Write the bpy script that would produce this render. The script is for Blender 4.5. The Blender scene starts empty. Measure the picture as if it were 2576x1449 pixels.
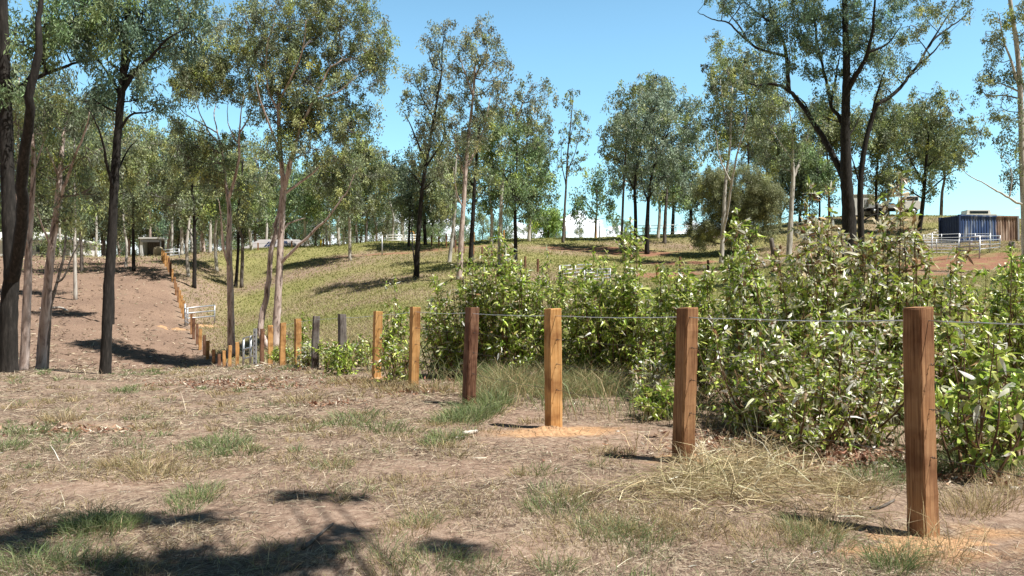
import bpy, math, random
import numpy as np
from mathutils import Vector

random.seed(7)
rng = np.random.default_rng(7)
R = math.radians
sc = bpy.context.scene
COL = sc.collection

# ------------------------------------------------------------------ camera, sky, sun
F = 2022.0                      # focal length in units of a 2576 px wide picture
EYE = 1.55
PITCH = math.atan(48.5 / F)
cam_d = bpy.data.cameras.new('camera')
cam = bpy.data.objects.new('camera', cam_d)
COL.objects.link(cam)
cam.location = (0, 0, EYE)
cam.rotation_euler = (R(90) + PITCH, 0, 0)
cam_d.sensor_width = 36
cam_d.lens = 36 * F / 2576
cam_d.clip_end = 9000
sc.camera = cam

SUN_EL, SUN_AZ = 61.0, -27.0    # azimuth from +X towards +Y
sh = Vector((math.cos(R(SUN_AZ)), math.sin(R(SUN_AZ)), 0))
TOSUN = Vector((sh.x * math.cos(R(SUN_EL)), sh.y * math.cos(R(SUN_EL)), math.sin(R(SUN_EL))))
sun_d = bpy.data.lights.new('sun', 'SUN')
sun_d.energy = 5.0
sun_d.angle = R(0.55)
sun_d.color = (1.0, 0.955, 0.88)
sun = bpy.data.objects.new('sun', sun_d)
COL.objects.link(sun)
sun.rotation_euler = TOSUN.to_track_quat('Z', 'Y').to_euler()
sun.location = (20, -10, 60)

world = bpy.data.worlds.new('World')
sc.world = world
world.use_nodes = True
wn, wl = world.node_tree.nodes, world.node_tree.links
wn.clear()
w_out = wn.new('ShaderNodeOutputWorld')
w_bg = wn.new('ShaderNodeBackground')
w_bg.inputs['Strength'].default_value = 0.135
w_sky = wn.new('ShaderNodeTexSky')
w_sky.sky_type = 'NISHITA'
w_sky.sun_disc = False
w_sky.sun_elevation = R(SUN_EL)
w_sky.sun_rotation = math.atan2(TOSUN.x, TOSUN.y)
w_sky.air_density = 1.0
w_sky.dust_density = 0.3
w_sky.ozone_density = 1.3
# low cumulus bank near the horizon, a function of sky direction only
w_tc = wn.new('ShaderNodeTexCoord')
w_sep = wn.new('ShaderNodeSeparateXYZ')
wl.new(w_tc.outputs['Generated'], w_sep.inputs[0])
w_map = wn.new('ShaderNodeMapping')
w_map.inputs['Scale'].default_value = (1, 1, 1.7)
wl.new(w_tc.outputs['Generated'], w_map.inputs[0])
w_n = wn.new('ShaderNodeTexNoise')
w_n.inputs['Scale'].default_value = 15
w_n.inputs['Detail'].default_value = 7
w_n.inputs['Roughness'].default_value = 0.55
wl.new(w_map.outputs[0], w_n.inputs['Vector'])
w_m1 = wn.new('ShaderNodeMath'); w_m1.operation = 'MULTIPLY_ADD'   # height of the cloud top
w_m1.inputs[1].default_value = 0.20; w_m1.inputs[2].default_value = 0.004
wl.new(w_n.outputs['Fac'], w_m1.inputs[0])
w_m2 = wn.new('ShaderNodeMath'); w_m2.operation = 'SUBTRACT'
w_cx = wn.new('ShaderNodeMapRange')
w_cx.inputs['From Min'].default_value = 0.20; w_cx.inputs['From Max'].default_value = 0.40
w_cx.inputs['To Min'].default_value = 0.0; w_cx.inputs['To Max'].default_value = 0.034
wl.new(w_sep.outputs['X'], w_cx.inputs['Value'])
w_m0 = wn.new('ShaderNodeMath'); w_m0.operation = 'SUBTRACT'
wl.new(w_m1.outputs[0], w_m0.inputs[0]); wl.new(w_cx.outputs[0], w_m0.inputs[1])
wl.new(w_m0.outputs[0], w_m2.inputs[0]); wl.new(w_sep.outputs['Z'], w_m2.inputs[1])
w_r = wn.new('ShaderNodeMapRange')
w_r.inputs['From Min'].default_value = 0.0; w_r.inputs['From Max'].default_value = 0.012
wl.new(w_m2.outputs[0], w_r.inputs['Value'])
w_r2 = wn.new('ShaderNodeMapRange')
w_r2.inputs['From Min'].default_value = -0.01; w_r2.inputs['From Max'].default_value = 0.10
w_r2.inputs['To Min'].default_value = 0.45; w_r2.inputs['To Max'].default_value = 1.0
wl.new(w_sep.outputs['Z'], w_r2.inputs['Value'])
w_m3 = wn.new('ShaderNodeMath'); w_m3.operation = 'MULTIPLY'
wl.new(w_r.outputs[0], w_m3.inputs[0]); wl.new(w_r2.outputs[0], w_m3.inputs[1])
w_mix = wn.new('ShaderNodeMixRGB')
w_mix.inputs[2].default_value = (9.2, 9.5, 9.9, 1)
w_tint = wn.new('ShaderNodeMixRGB'); w_tint.blend_type = 'MULTIPLY'
w_tint.inputs[0].default_value = 1.0
w_tint.inputs[2].default_value = (0.96, 1.27, 1.19, 1)
# sky dimmed overhead and behind the camera, shaped to deepen the shadows
w_e = wn.new('ShaderNodeMapRange'); w_e.interpolation_type = 'SMOOTHSTEP'
w_e.inputs['From Min'].default_value = 0.28; w_e.inputs['From Max'].default_value = 0.75
w_e.inputs['To Min'].default_value = 1.0; w_e.inputs['To Max'].default_value = 0.24
wl.new(w_sep.outputs['Z'], w_e.inputs['Value'])
w_b = wn.new('ShaderNodeMapRange'); w_b.interpolation_type = 'SMOOTHSTEP'
w_b.inputs['From Min'].default_value = -0.5; w_b.inputs['From Max'].default_value = 0.6
w_b.inputs['To Min'].default_value = 0.12; w_b.inputs['To Max'].default_value = 1.0
wl.new(w_sep.outputs['Y'], w_b.inputs['Value'])
w_eb = wn.new('ShaderNodeMath'); w_eb.operation = 'MULTIPLY'
wl.new(w_e.outputs[0], w_eb.inputs[0]); wl.new(w_b.outputs[0], w_eb.inputs[1])
w_dim = wn.new('ShaderNodeMixRGB'); w_dim.blend_type = 'MULTIPLY'; w_dim.inputs[0].default_value = 1.0
wl.new(w_eb.outputs[0], w_dim.inputs[2])
wl.new(w_sky.outputs[0], w_tint.inputs[1])
wl.new(w_m3.outputs[0], w_mix.inputs[0]); wl.new(w_tint.outputs[0], w_mix.inputs[1])
wl.new(w_mix.outputs[0], w_dim.inputs[1]); wl.new(w_dim.outputs[0], w_bg.inputs['Color'])
wl.new(w_bg.outputs[0], w_out.inputs[0])

sc.view_settings.view_transform = 'Standard'
sc.view_settings.look = 'None'
sc.view_settings.gamma = 1.0
sc.view_settings.exposure = 0.56
sc.cycles.max_bounces = 5
sc.cycles.diffuse_bounces = 3
sc.cycles.transmission_bounces = 3
sc.cycles.glossy_bounces = 2

# ------------------------------------------------------------------ helpers
def P(px, py, d):
    """world point seen at picture point (2576x1449) at distance d along +Y"""
    xc, yc = (px - 1288) / F, (724.5 - py) / F
    cy = math.cos(PITCH) - yc * math.sin(PITCH)
    cz = math.sin(PITCH) + yc * math.cos(PITCH)
    k = d / cy
    return np.array([xc * k, d, EYE + cz * k])

def tag(o, label=None, cat=None, group=None, kind=None):
    if label: o['label'] = label
    if cat: o['category'] = cat
    if group: o['group'] = group
    if kind: o['kind'] = kind
    return o

def empty(name, loc, label=None, cat=None, group=None):
    o = bpy.data.objects.new(name, None)
    o.empty_display_size = 0.3
    o.location = loc
    COL.objects.link(o)
    return tag(o, label, cat, group)

class MB:
    """collects vertices, faces (tri / quad) and per-vertex colours; builds ONE mesh object"""
    def __init__(s):
        s.v, s.q, s.t, s.c, s.n = [], [], [], [], 0
    def add(s, v, q=None, t=None, c=None):
        v = np.asarray(v, float).reshape(-1, 3)
        if q is not None and len(q): s.q.append(np.asarray(q, np.int64) + s.n)
        if t is not None and len(t): s.t.append(np.asarray(t, np.int64) + s.n)
        s.v.append(v)
        if c is None: c = np.ones((len(v), 3))
        c = np.asarray(c, float)
        if c.ndim == 1: c = np.tile(c, (len(v), 1))
        s.c.append(c)
        s.n += len(v)
    def box(s, c, size, rz=0, top=1.0):
        x, y, z = np.array(size) / 2
        v = np.array([(-x,-y,-z),(x,-y,-z),(x,y,-z),(-x,y,-z),(-x*top,-y*top,z),(x*top,-y*top,z),(x*top,y*top,z),(-x*top,y*top,z)])
        ca, sa = math.cos(rz), math.sin(rz)
        v = np.stack([v[:,0]*ca - v[:,1]*sa, v[:,0]*sa + v[:,1]*ca, v[:,2]], 1) + np.array(c)
        s.add(v, [(0,3,2,1),(4,5,6,7),(0,1,5,4),(1,2,6,5),(2,3,7,6),(3,0,4,7)])
    def tube(s, pts, rad, sides=8, caps=True, jitter=0.0, c=None):
        pts = np.asarray(pts, float)
        n = len(pts)
        rad = np.broadcast_to(np.asarray(rad, float), (n,))
        t = np.gradient(pts, axis=0)
        t /= np.linalg.norm(t, axis=1)[:, None] + 1e-9
        ref = np.array([0.13, 0.97, 0.2]) if abs(t[:, 1]).mean() < 0.8 else np.array([0.1, 0.2, 0.97])
        a = np.cross(t, ref); a /= np.linalg.norm(a, axis=1)[:, None] + 1e-9
        b = np.cross(t, a)
        th = np.linspace(0, 2*np.pi, sides, endpoint=False)
        rr = rad[:, None] * (1 + (rng.normal(0, jitter, (n, sides)) if jitter else 0))
        v = pts[:, None] + rr[..., None] * (np.cos(th)[None, :, None] * a[:, None] + np.sin(th)[None, :, None] * b[:, None])
        i = np.arange(n - 1)[:, None] * sides
        j = np.arange(sides)[None]
        k = (j + 1) % sides
        q = np.stack([i + j, i + k, i + sides + k, i + sides + j], -1).reshape(-1, 4)
        tr = []
        vv = v.reshape(-1, 3)
        if caps:
            vv = np.vstack([vv, pts[0], pts[-1]])
            m = n * sides
            tr = [(m, (x+1) % sides, x) for x in range(sides)] + [(m+1, m - sides + x, m - sides + (x+1) % sides) for x in range(sides)]
        s.add(vv, q, tr, c)
    def build(s, name, mat, parent=None, smooth=True, loc=None):
        me = mesh_of(name, s, smooth)
        me.materials.append(mat)
        o = bpy.data.objects.new(name, me)
        COL.objects.link(o)
        if parent is not None: o.parent = parent
        if loc is not None: o.location = loc
        return o

def mesh_of(name, mb, smooth=True):
    me = bpy.data.meshes.new(name)
    V = np.vstack(mb.v) if mb.v else np.zeros((0, 3))
    q = np.vstack(mb.q) if mb.q else np.zeros((0, 4), np.int64)
    t = np.vstack(mb.t) if mb.t else np.zeros((0, 3), np.int64)
    loops = np.concatenate([q.ravel(), t.ravel()]).astype(np.int32)
    tot = np.concatenate([np.full(len(q), 4), np.full(len(t), 3)]).astype(np.int32)
    st = np.concatenate([[0], np.cumsum(tot)[:-1]]).astype(np.int32) if len(tot) else tot
    me.vertices.add(len(V)); me.loops.add(len(loops)); me.polygons.add(len(tot))
    me.vertices.foreach_set('co', V.astype(np.float32).ravel())
    me.loops.foreach_set('vertex_index', loops)
    me.polygons.foreach_set('loop_start', st)
    me.polygons.foreach_set('loop_total', tot)
    me.polygons.foreach_set('use_smooth', np.full(len(tot), smooth))
    ca = me.color_attributes.new('Col', 'FLOAT_COLOR', 'POINT')
    cc = np.ones((len(V), 4), np.float32)
    ccs = np.vstack([c_ if c_.shape[1] == 4 else np.hstack([c_, np.ones((len(c_), 1))]) for c_ in mb.c]); cc[:] = ccs
    ca.data.foreach_set('color', cc.ravel())
    me.update()
    me.validate()
    return me

def unit(v):
    return v / (np.linalg.norm(v, axis=-1, keepdims=True) + 1e-9)

def spline(pts, n=4):
    """Catmull-Rom through the points"""
    p = np.asarray(pts, float)
    if len(p) < 3:
        return np.array([p[0] + (p[-1] - p[0]) * u for u in np.linspace(0, 1, n + 1)])
    e = np.vstack([2*p[0] - p[1], p, 2*p[-1] - p[-2]])
    out = []
    for i in range(1, len(e) - 2):
        for u in np.linspace(0, 1, n, endpoint=False):
            a, b, c, d = e[i-1], e[i], e[i+1], e[i+2]
            out.append(0.5 * (2*b + (c - a)*u + (2*a - 5*b + 4*c - d)*u*u + (3*b - a - 3*c + d)*u**3))
    out.append(p[-1])
    return np.array(out)

def leaves(mb, C, A, S, L, W, cols, fold=0.25, bend=0.0):
    """folded two-face leaves: C base, A axis, S side direction"""
    n = len(C)
    A, S = unit(A), unit(S)
    N = np.cross(A, S)
    L = np.broadcast_to(L, (n,))[:, None]; W = np.broadcast_to(W, (n,))[:, None]
    b = C
    tip = C + A*L - N*L*bend
    l = C + A*L*0.42 + S*W*0.5 + N*W*fold
    r = C + A*L*0.42 - S*W*0.5 + N*W*fold
    V = np.stack([b, l, tip, r], 1).reshape(-1, 3)
    i = np.arange(n)[:, None] * 4
    T = np.concatenate([i + [0, 2, 1], i + [0, 3, 2]], 1).reshape(-1, 3)
    mb.add(V, None, T, np.repeat(cols, 4, 0))

def broad_leaves(mb, C, A, S, L, W, cols, fold, bend):
    """oval leaves with a folded midrib and a drooping tip, eight vertices each"""
    n = len(C)
    A, S = unit(A), unit(S)
    N = np.cross(S, A)
    L = np.broadcast_to(L, (n,))[:, None]; W = np.broadcast_to(W, (n,))[:, None]
    def pt(t, w): return C + A*L*t - N*L*bend*t*t + S*W*w + N*W*fold*abs(w)*2
    V = np.stack([pt(0, 0), pt(.3, 0), pt(.66, 0), pt(1, 0), pt(.22, .44), pt(.6, .40), pt(.22, -.44), pt(.6, -.40)], 1).reshape(-1, 3)
    i = np.arange(n)[:, None] * 8
    T = np.concatenate([i + [0, 1, 4], i + [2, 3, 5], i + [0, 6, 1], i + [2, 7, 3]], 1).reshape(-1, 3)
    Q = np.concatenate([i + [1, 2, 5, 4], i + [1, 6, 7, 2]], 1).reshape(-1, 4)
    mb.add(V, Q, T, np.repeat(cols, 8, 0))

def blades(mb, C, A, S, L, W, cols, curl=0.35):
    """tapered bent grass blades, two segments"""
    n = len(C)
    A, S = unit(A), unit(S)
    L = np.broadcast_to(L, (n,))[:, None]; W = np.broadcast_to(W, (n,))[:, None]
    H = A.copy(); H[:, 2] = 0; H = unit(H + rng.normal(0, .02, H.shape))
    m = C + A*L*0.55
    tip = m + unit(A + H*curl*1.6 - np.array([0, 0, curl*0.9]))*L*0.5
    V = np.stack([C - S*W/2, C + S*W/2, m + S*W*0.4, m - S*W*0.4, tip], 1).reshape(-1, 3)
    i = np.arange(n)[:, None] * 5
    mb.add(V, i + [0, 1, 2, 3], i + [3, 2, 4], np.repeat(cols, 5, 0))

def palette(n, pal, jit=0.22):
    pal = np.asarray(pal, float)
    a = pal[rng.integers(0, len(pal), n)]
    return np.clip(a * np.exp(rng.normal(0, jit, (n, 1))), 0, 0.9)

_wv = [(rng.normal(0, 1, 2), rng.uniform(0, 6.28)) for _ in range(24)]
def nz(x, y, s):
    """cheap smooth noise, about -1..1"""
    o = 0
    for i, (k, p) in enumerate(_wv):
        f = 1 + 0.16*i
        o = o + np.sin((k[0]*x + k[1]*y) * s * f + p + 0.7*np.sin((k[1]*x - k[0]*y)*s*0.6 + p*2))
    return o / 6.0

# ------------------------------------------------------------------ materials
def mat_new(name):
    m = bpy.data.materials.new(name)
    m.use_nodes = True
    n, l = m.node_tree.nodes, m.node_tree.links
    return m, n, l, n['Principled BSDF']

def ramp(n, stops):
    r = n.new('ShaderNodeValToRGB')
    while len(r.color_ramp.elements) < len(stops): r.color_ramp.elements.new(0.5)
    for e, (p, c) in zip(r.color_ramp.elements, stops):
        e.position = p; e.color = (*c, 1)
    return r

def noise_col(name, stops, scale=(6, 6, 6), detail=6, rough=0.8, bump=0.0, bscale=None, spec=0.3, metal=0.0, dist=0.0):
    m, n, l, b = mat_new(name)
    tc = n.new('ShaderNodeTexCoord'); mp = n.new('ShaderNodeMapping')
    mp.inputs['Scale'].default_value = scale
    l.new(tc.outputs['Object'], mp.inputs[0])
    t = n.new('ShaderNodeTexNoise'); t.inputs['Scale'].default_value = 1.0
    t.inputs['Detail'].default_value = detail; t.inputs['Distortion'].default_value = dist
    t.inputs['Roughness'].default_value = 0.62
    l.new(mp.outputs[0], t.inputs['Vector'])
    r = ramp(n, stops)
    l.new(t.outputs['Fac'], r.inputs[0]); l.new(r.outputs[0], b.inputs['Base Color'])
    b.inputs['Roughness'].default_value = rough
    b.inputs['Specular IOR Level'].default_value = spec
    b.inputs['Metallic'].default_value = metal
    if bump:
        bp = n.new('ShaderNodeBump'); bp.inputs['Strength'].default_value = bump
        bp.inputs['Distance'].default_value = 0.02
        l.new(t.outputs['Fac'], bp.inputs['Height']); l.new(bp.outputs[0], b.inputs['Normal'])
    return m

def leaf_mat(name, rough=0.5, spec=0.4, trans=0.28):
    m, n, l, b = mat_new(name)
    a = n.new('ShaderNodeVertexColor'); a.layer_name = 'Col'
    l.new(a.outputs[0], b.inputs['Base Color'])
    b.inputs['Roughness'].default_value = rough
    b.inputs['Specular IOR Level'].default_value = spec
    tr = n.new('ShaderNodeBsdfTranslucent')
    hs = n.new('ShaderNodeHueSaturation'); hs.inputs['Value'].default_value = 1.3; hs.inputs['Saturation'].default_value = 1.0
    l.new(a.outputs[0], hs.inputs['Color']); l.new(hs.outputs[0], tr.inputs[0])
    mx = n.new('ShaderNodeMixShader'); mx.inputs[0].default_value = trans
    l.new(b.outputs[0], mx.inputs[1]); l.new(tr.outputs[0], mx.inputs[2])
    l.new(mx.outputs[0], n['Material Output'].inputs[0])
    return m

M_LEAF = leaf_mat('gum_foliage', 0.5, 0.45, 0.27)
M_BUSH = leaf_mat('bush_foliage', 0.34, 0.7, 0.27)
M_GRASS = leaf_mat('grass_blades', 0.6, 0.25, 0.3)
M_STRAW = leaf_mat('dry_straw', 0.7, 0.25, 0.15)

M_DARKBARK = noise_col('ironbark', [(0.3, (0.012, 0.011, 0.010)), (0.55, (0.034, 0.030, 0.027)), (0.8, (0.085, 0.076, 0.07))], (16, 16, 3.0), 8, 0.95, 0.9)
M_PINKBARK = noise_col('pink_gum_bark', [(0.36, (0.11, 0.08, 0.07)), (0.47, (0.48, 0.37, 0.32)), (0.58, (0.63, 0.52, 0.47)), (0.75, (0.74, 0.67, 0.63))], (7, 7, 1.5), 8, 0.85, 0.45, dist=0.9)
M_PALEBARK = noise_col('pale_gum_bark', [(0.33, (0.12, 0.11, 0.10)), (0.44, (0.48, 0.45, 0.41)), (0.62, (0.66, 0.63, 0.58)), (0.8, (0.75, 0.73, 0.69))], (5, 5, 1.0), 7, 0.85, 0.2, dist=0.5)
M_GREYBARK = noise_col('grey_gum_bark', [(0.3, (0.06, 0.052, 0.046)), (0.5, (0.15, 0.13, 0.115)), (0.75, (0.27, 0.245, 0.22))], (9, 9, 1.6), 7, 0.9, 0.5)
BARK = dict(dark=M_DARKBARK, pink=M_PINKBARK, pale=M_PALEBARK, grey=M_GREYBARK)

def wood(name, dark, mid, light):
    m, n, l, b = mat_new(name)
    tc = n.new('ShaderNodeTexCoord'); mp = n.new('ShaderNodeMapping')
    mp.inputs['Scale'].default_value = (70, 70, 2.2)
    oi = n.new('ShaderNodeObjectInfo'); vm = n.new('ShaderNodeVectorMath'); vm.operation = 'MULTIPLY_ADD'
    vm.inputs[1].default_value = (13, 7, 19); l.new(oi.outputs['Random'], vm.inputs[0]); l.new(tc.outputs['Object'], vm.inputs[2])
    l.new(vm.outputs[0], mp.inputs[0])
    t = n.new('ShaderNodeTexNoise'); t.inputs['Scale'].default_value = 1; t.inputs['Detail'].default_value = 8; t.inputs['Distortion'].default_value = 0.35
    l.new(mp.outputs[0], t.inputs['Vector'])
    t2 = n.new('ShaderNodeTexNoise'); t2.inputs['Scale'].default_value = 3.2; t2.inputs['Detail'].default_value = 5
    l.new(vm.outputs[0], t2.inputs['Vector'])
    r = ramp(n, [(0.28, dark), (0.48, mid), (0.72, light)])
    l.new(t.outputs['Fac'], r.inputs[0])
    r2 = ramp(n, [(0.36, (0.5, 0.42, 0.4)), (0.52, (1, 1, 1)), (0.75, (1.1, 1.05, 0.95))])
    l.new(t2.outputs['Fac'], r2.inputs[0])
    mx = n.new('ShaderNodeMixRGB'); mx.blend_type = 'MULTIPLY'; mx.inputs[0].default_value = 0.85
    l.new(r.outputs[0], mx.inputs[1]); l.new(r2.outputs[0], mx.inputs[2])
    l.new(mx.outputs[0], b.inputs['Base Color'])
    b.inputs['Roughness'].default_value = 0.85; b.inputs['Specular IOR Level'].default_value = 0.2
    bp = n.new('ShaderNodeBump'); bp.inputs['Strength'].default_value = 0.6; bp.inputs['Distance'].default_value = 0.006
    l.new(t.outputs['Fac'], bp.inputs['Height']); l.new(bp.outputs[0], b.inputs['Normal'])
    return m
W_ORANGE = wood('orange_split_timber', (0.38, 0.18, 0.06), (0.58, 0.32, 0.125), (0.70, 0.44, 0.20))
W_BROWN = wood('brown_split_timber', (0.17, 0.08, 0.04), (0.33, 0.175, 0.088), (0.46, 0.27, 0.14))
W_RED = wood('red_brown_split_timber', (0.07, 0.036, 0.027), (0.20, 0.105, 0.066), (0.36, 0.21, 0.135))
W_GREY = wood('weathered_grey_timber', (0.06, 0.052, 0.05), (0.17, 0.15, 0.14), (0.29, 0.26, 0.245))
WOODS = dict(o=W_ORANGE, b=W_BROWN, r=W_RED, g=W_GREY)

def plain(name, col, rough=0.6, metal=0.0, spec=0.4, var=0.15, scale=4):
    lo = tuple(c*(1-var) for c in col); hi = tuple(min(1, c*(1+var)) for c in col)
    return noise_col(name, [(0.3, lo), (0.7, hi)], (scale,)*3, 5, rough, 0.0, spec=spec, metal=metal)
M_GALV = plain('galvanised_steel', (0.50, 0.52, 0.55), 0.45, 0.5, 0.5, 0.18, 9)
M_WIRE = plain('bright_wire', (0.66, 0.67, 0.68), 0.4, 0.6)
M_RUSTWIRE = plain('dark_barbed_wire', (0.10, 0.085, 0.08), 0.7, 0.3)
M_WHITE = plain('white_paint', (0.8, 0.8, 0.78), 0.5, var=0.05)
M_CREAM = plain('cream_paint', (0.62, 0.52, 0.36), 0.55, var=0.1)
M_GLASS = plain('dark_glass', (0.02, 0.03, 0.035), 0.08, spec=0.8)
M_BLACK = plain('black_rubber', (0.02, 0.02, 0.02), 0.8)
M_ROOF = plain('grey_roof_tiles', (0.34, 0.32, 0.32), 0.8, var=0.12, scale=2)
M_SOLAR = plain('solar_cells', (0.015, 0.03, 0.10), 0.2, spec=0.7)
M_BRICK = plain('house_wall', (0.38, 0.32, 0.26), 0.85)
M_DARK = plain('shed_interior', (0.035, 0.032, 0.03), 0.9)
M_STONE = plain('pale_stone', (0.62, 0.58, 0.52), 0.85, var=0.25, scale=20)
M_ORANGEP = plain('orange_paint', (0.75, 0.33, 0.05), 0.5)
M_YELLOW = plain('yellow_paint', (0.75, 0.55, 0.03), 0.5)
M_SAND = noise_col('dug_orange_subsoil', [(0.3, (0.36, 0.20, 0.11)), (0.55, (0.54, 0.34, 0.19)), (0.8, (0.68, 0.47, 0.29))], (22, 22, 22), 8, 0.95, 0.9)
M_POLE = plain('treated_pole', (0.17, 0.19, 0.15), 0.9)
M_FLOWER = plain('bleached_leaf', (0.78, 0.74, 0.64), 0.5, var=0.08)

# ------------------------------------------------------------------ terrain
CTRL_PX = [  # picture point, distance
    (2311,1362,5.5),(1715,1152,7.68),(1385,1084,9.87),(1175,1022,12.05),(1030,968,14.2),(950,955,16.3),(860,938,18.6),(793,928,20.8),
    (747,924,23),(710,922,25.2),(680,921,27.2),(640,922,30),(600,923,32),
    (22,934,20),(265,938,22),(120,930,21),(450,927,26),(-250,936,20),
    (150,1200,7.2),(700,1200,7.2),(1000,1100,9.3),(300,1050,11.3),(600,1000,14),(400,970,16.3),
    (537,932,44),(560,935,40),(514,903,48),(496,868,52),(470,826,58),(458,790,65),(449,766,69),(440,729,73),(434,704,76),(425,683,80),(417,671,85),(408,658,91),
    (430,645,97),(250,925,38),(0,922,36),(100,850,50),(300,850,50),(200,770,62),(350,750,65),(100,690,78),(300,690,78),(250,650,98),(60,642,100),(-200,700,76),
    (650,900,39),(650,800,62),(600,850,46),(750,850,43),(490,692,78),(540,820,63),(560,780,70),(600,735,84),(700,690,84),(850,760,62),(900,690,76),(850,625,100),(700,632,98),(560,640,98),
    (1045,697,66),(1000,640,90),(960,606,103),(1155,705,62),(1183,680,68),(1256,668,72),(1129,663,78),(1100,612,103),(1250,603,104),(1400,598,104),(1420,612,95),
    (1350,690,64),(1450,712,60),(1500,640,84),(1600,640,84),(1655,705,62),(1711,678,70),(1640,590,104),(1750,592,103),(1815,660,76),
    (2000,640,72),(2140,685,46),(2300,665,60),(2450,665,56),(2416,613,70),(2549,603,75),(2250,598,88),(2250,560,97),(2150,562,97),(2400,556,99),(2576,552,99),(2250,541,102),(2463,562,116),(2463,545,103),(2400,541,104),(2100,545,103),
    (1300,800,34),(1000,870,30),(1600,860,28),(2000,850,28),(2400,840,28),(1500,930,18),(1900,960,16),(2300,960,15),(2600,950,15),(2800,900,18),(2750,1350,5.5),
    (2800,680,50),(2900,600,85)]
ctrl = [P(*c) for c in CTRL_PX]
for (x, y, z) in [(-6,0,0),(6,0,0),(0,-14,0),(14,-8,0),(-14,-8,0),(-14,8,.1),(14,6,0),(-25,15,0),
                  (-110,100,8),(110,100,13),(-70,50,1),(75,50,4.5),(-60,150,8.2),(0,150,7.5),(60,150,12.5),(120,150,12),(-120,150,8),(0,260,5),(-160,260,5),(160,260,8),(-200,20,2),(200,20,3),(0,-90,-1),(-150,-90,-1),(150,-90,-1)]:
    ctrl.append(np.array([x, y, z], float))
ctrl = np.array(ctrl)
_S = 30.0
def _ker(a, b):
    d2 = ((a[:, None, :] - b[None]) ** 2).sum(-1) / _S**2
    return np.where(d2 > 1e-12, 0.5 * d2 * np.log(d2 + 1e-12), 0)
def _warp(xy):      # compress distance so near detail keeps weight
    xy = np.asarray(xy, float)
    r = np.hypot(xy[:, 0], xy[:, 1] + 12)
    k = 30*np.log1p(r/20.0) / (r + 1e-6)
    return np.stack([xy[:, 0]*k, (xy[:, 1] + 12)*k], 1)
_cw = _warp(ctrl[:, :2])
_n = len(ctrl)
_A = np.zeros((_n + 3, _n + 3))
_A[:_n, :_n] = _ker(_cw, _cw) + np.eye(_n) * 0.004
_A[:_n, _n] = 1; _A[:_n, _n+1:] = _cw
_A[_n:, :_n] = _A[:_n, _n:].T
_w = np.linalg.solve(_A, np.concatenate([ctrl[:, 2], np.zeros(3)]))
FENCE_READY = False
def H(x, y):
    x = np.atleast_1d(np.asarray(x, float)); y = np.atleast_1d(np.asarray(y, float))
    sh_ = np.broadcast(x, y).shape
    x, y = np.broadcast_to(x, sh_).ravel(), np.broadcast_to(y, sh_).ravel()
    out = np.empty(len(x))
    for i in range(0, len(x), 40000):
        xx, yy = x[i:i+40000], y[i:i+40000]
        r = np.hypot(xx, yy)
        s = np.where(r > 270, 270 / np.maximum(r, 1), 1)
        w = _warp(np.stack([xx*s, yy*s], 1))
        z = _ker(w, _cw) @ _w[:_n] + _w[_n] + w @ _w[_n+1:]
        f = np.clip((r - 200) / 250, 0, 1)
        z = z*(1-f) + 2.0*f
        amp = np.clip(r/60, 0.2, 1.0)
        z = z + amp*(0.035*nz(xx, yy, 0.9) + 0.02*nz(xx+7, yy-3, 2.9)) * (1-f)
        if FENCE_READY:
            q = xx - fence_x(yy)
            on = np.clip((yy - 40)/6, 0, 1)*np.clip((96 - yy)/8, 0, 1)
            for c0 in (-1.7, -3.3, -5.2, -6.8):
                z = z - on*.11*np.exp(-((q - c0 - .35*np.sin(yy*.16 + c0))/.30)**2)
                z = z + on*.06*np.exp(-((q - c0 - .55 - .35*np.sin(yy*.16 + c0))/.25)**2)
        out[i:i+40000] = z
    return out.reshape(sh_)
def h1(x, y): return float(H([x], [y])[0])
def G(px, py, d0=3.0, d1=130.0):
    """where the sight line through a picture point meets the ground"""
    ds = np.exp(np.linspace(math.log(d0), math.log(d1), 500))
    pts = np.array([P(px, py, d) for d in ds])
    g = pts[:, 2] - H(pts[:, 0], pts[:, 1])
    i = int(np.argmax(g < 0)) if (g < 0).any() else len(ds) - 1
    p = pts[i].copy(); p[2] = h1(p[0], p[1])
    return p
def GX(px, d):
    p = P(px, 773, d); p[2] = h1(p[0], p[1]); return p

# ------------------------------------------------------------------ fence layout
POSTS = [  # px centre, top py, distance, timber, lean, width
    (2312,773,5.5,'b',0.0,.150),(1718,774,7.68,'b',0.02,.150),(1390,776,9.87,'o',0.01,.150),(1182,773,12.05,'r',0.02,.155),(1039,772,14.2,'o',0.035,.150),
    (950,783,16.3,'o',0.005,.155),(861,790,18.6,'g',0.0,.165),(793,795,20.8,'g',0.015,.155),(748,802,23,'o',0.01,.155),(711,812,25.2,'o',0.01,.150),
    (680,818,27.4,'o',0.0,.170),(660,827,29.3,'r',0.0,.150),
    (596,861,36,'o',0,.15),(579,869,38,'o',0,.14),(564,882,40,'o',0,.15),(552,890,42,'r',0,.15),(537,879,44,'b',0,.16),(523,857,46,'o',0,.17),(514,843,48,'r',0,.16),
    (504,827,50,'o',0,.18),(496,814,52,'r',0,.16),(488,800,54,'r',0,.17),(482,790,56,'b',0,.16),
    (462,756,63,'o',0,.16),(458,743,65,'o',0,.16),(453,730,67,'o',0,.16),(449,722,69,'b',0,.16),(443,711,71.2,'b',0,.16),(440,697,73.2,'b',0,.17),(434,676,75.4,'o',0,.17),
    (429,660,78,'r',0,.2),(425,648,80,'b',0,.17),(422,643,82.5,'o',0,.17),(417,636,85,'o',0,.18),(412,631,88,'o',0,.18),(408,627,91,'o',0,.18)]
PXY = np.array([P(p[0], 773, p[2])[:2] for p in POSTS])
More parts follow.
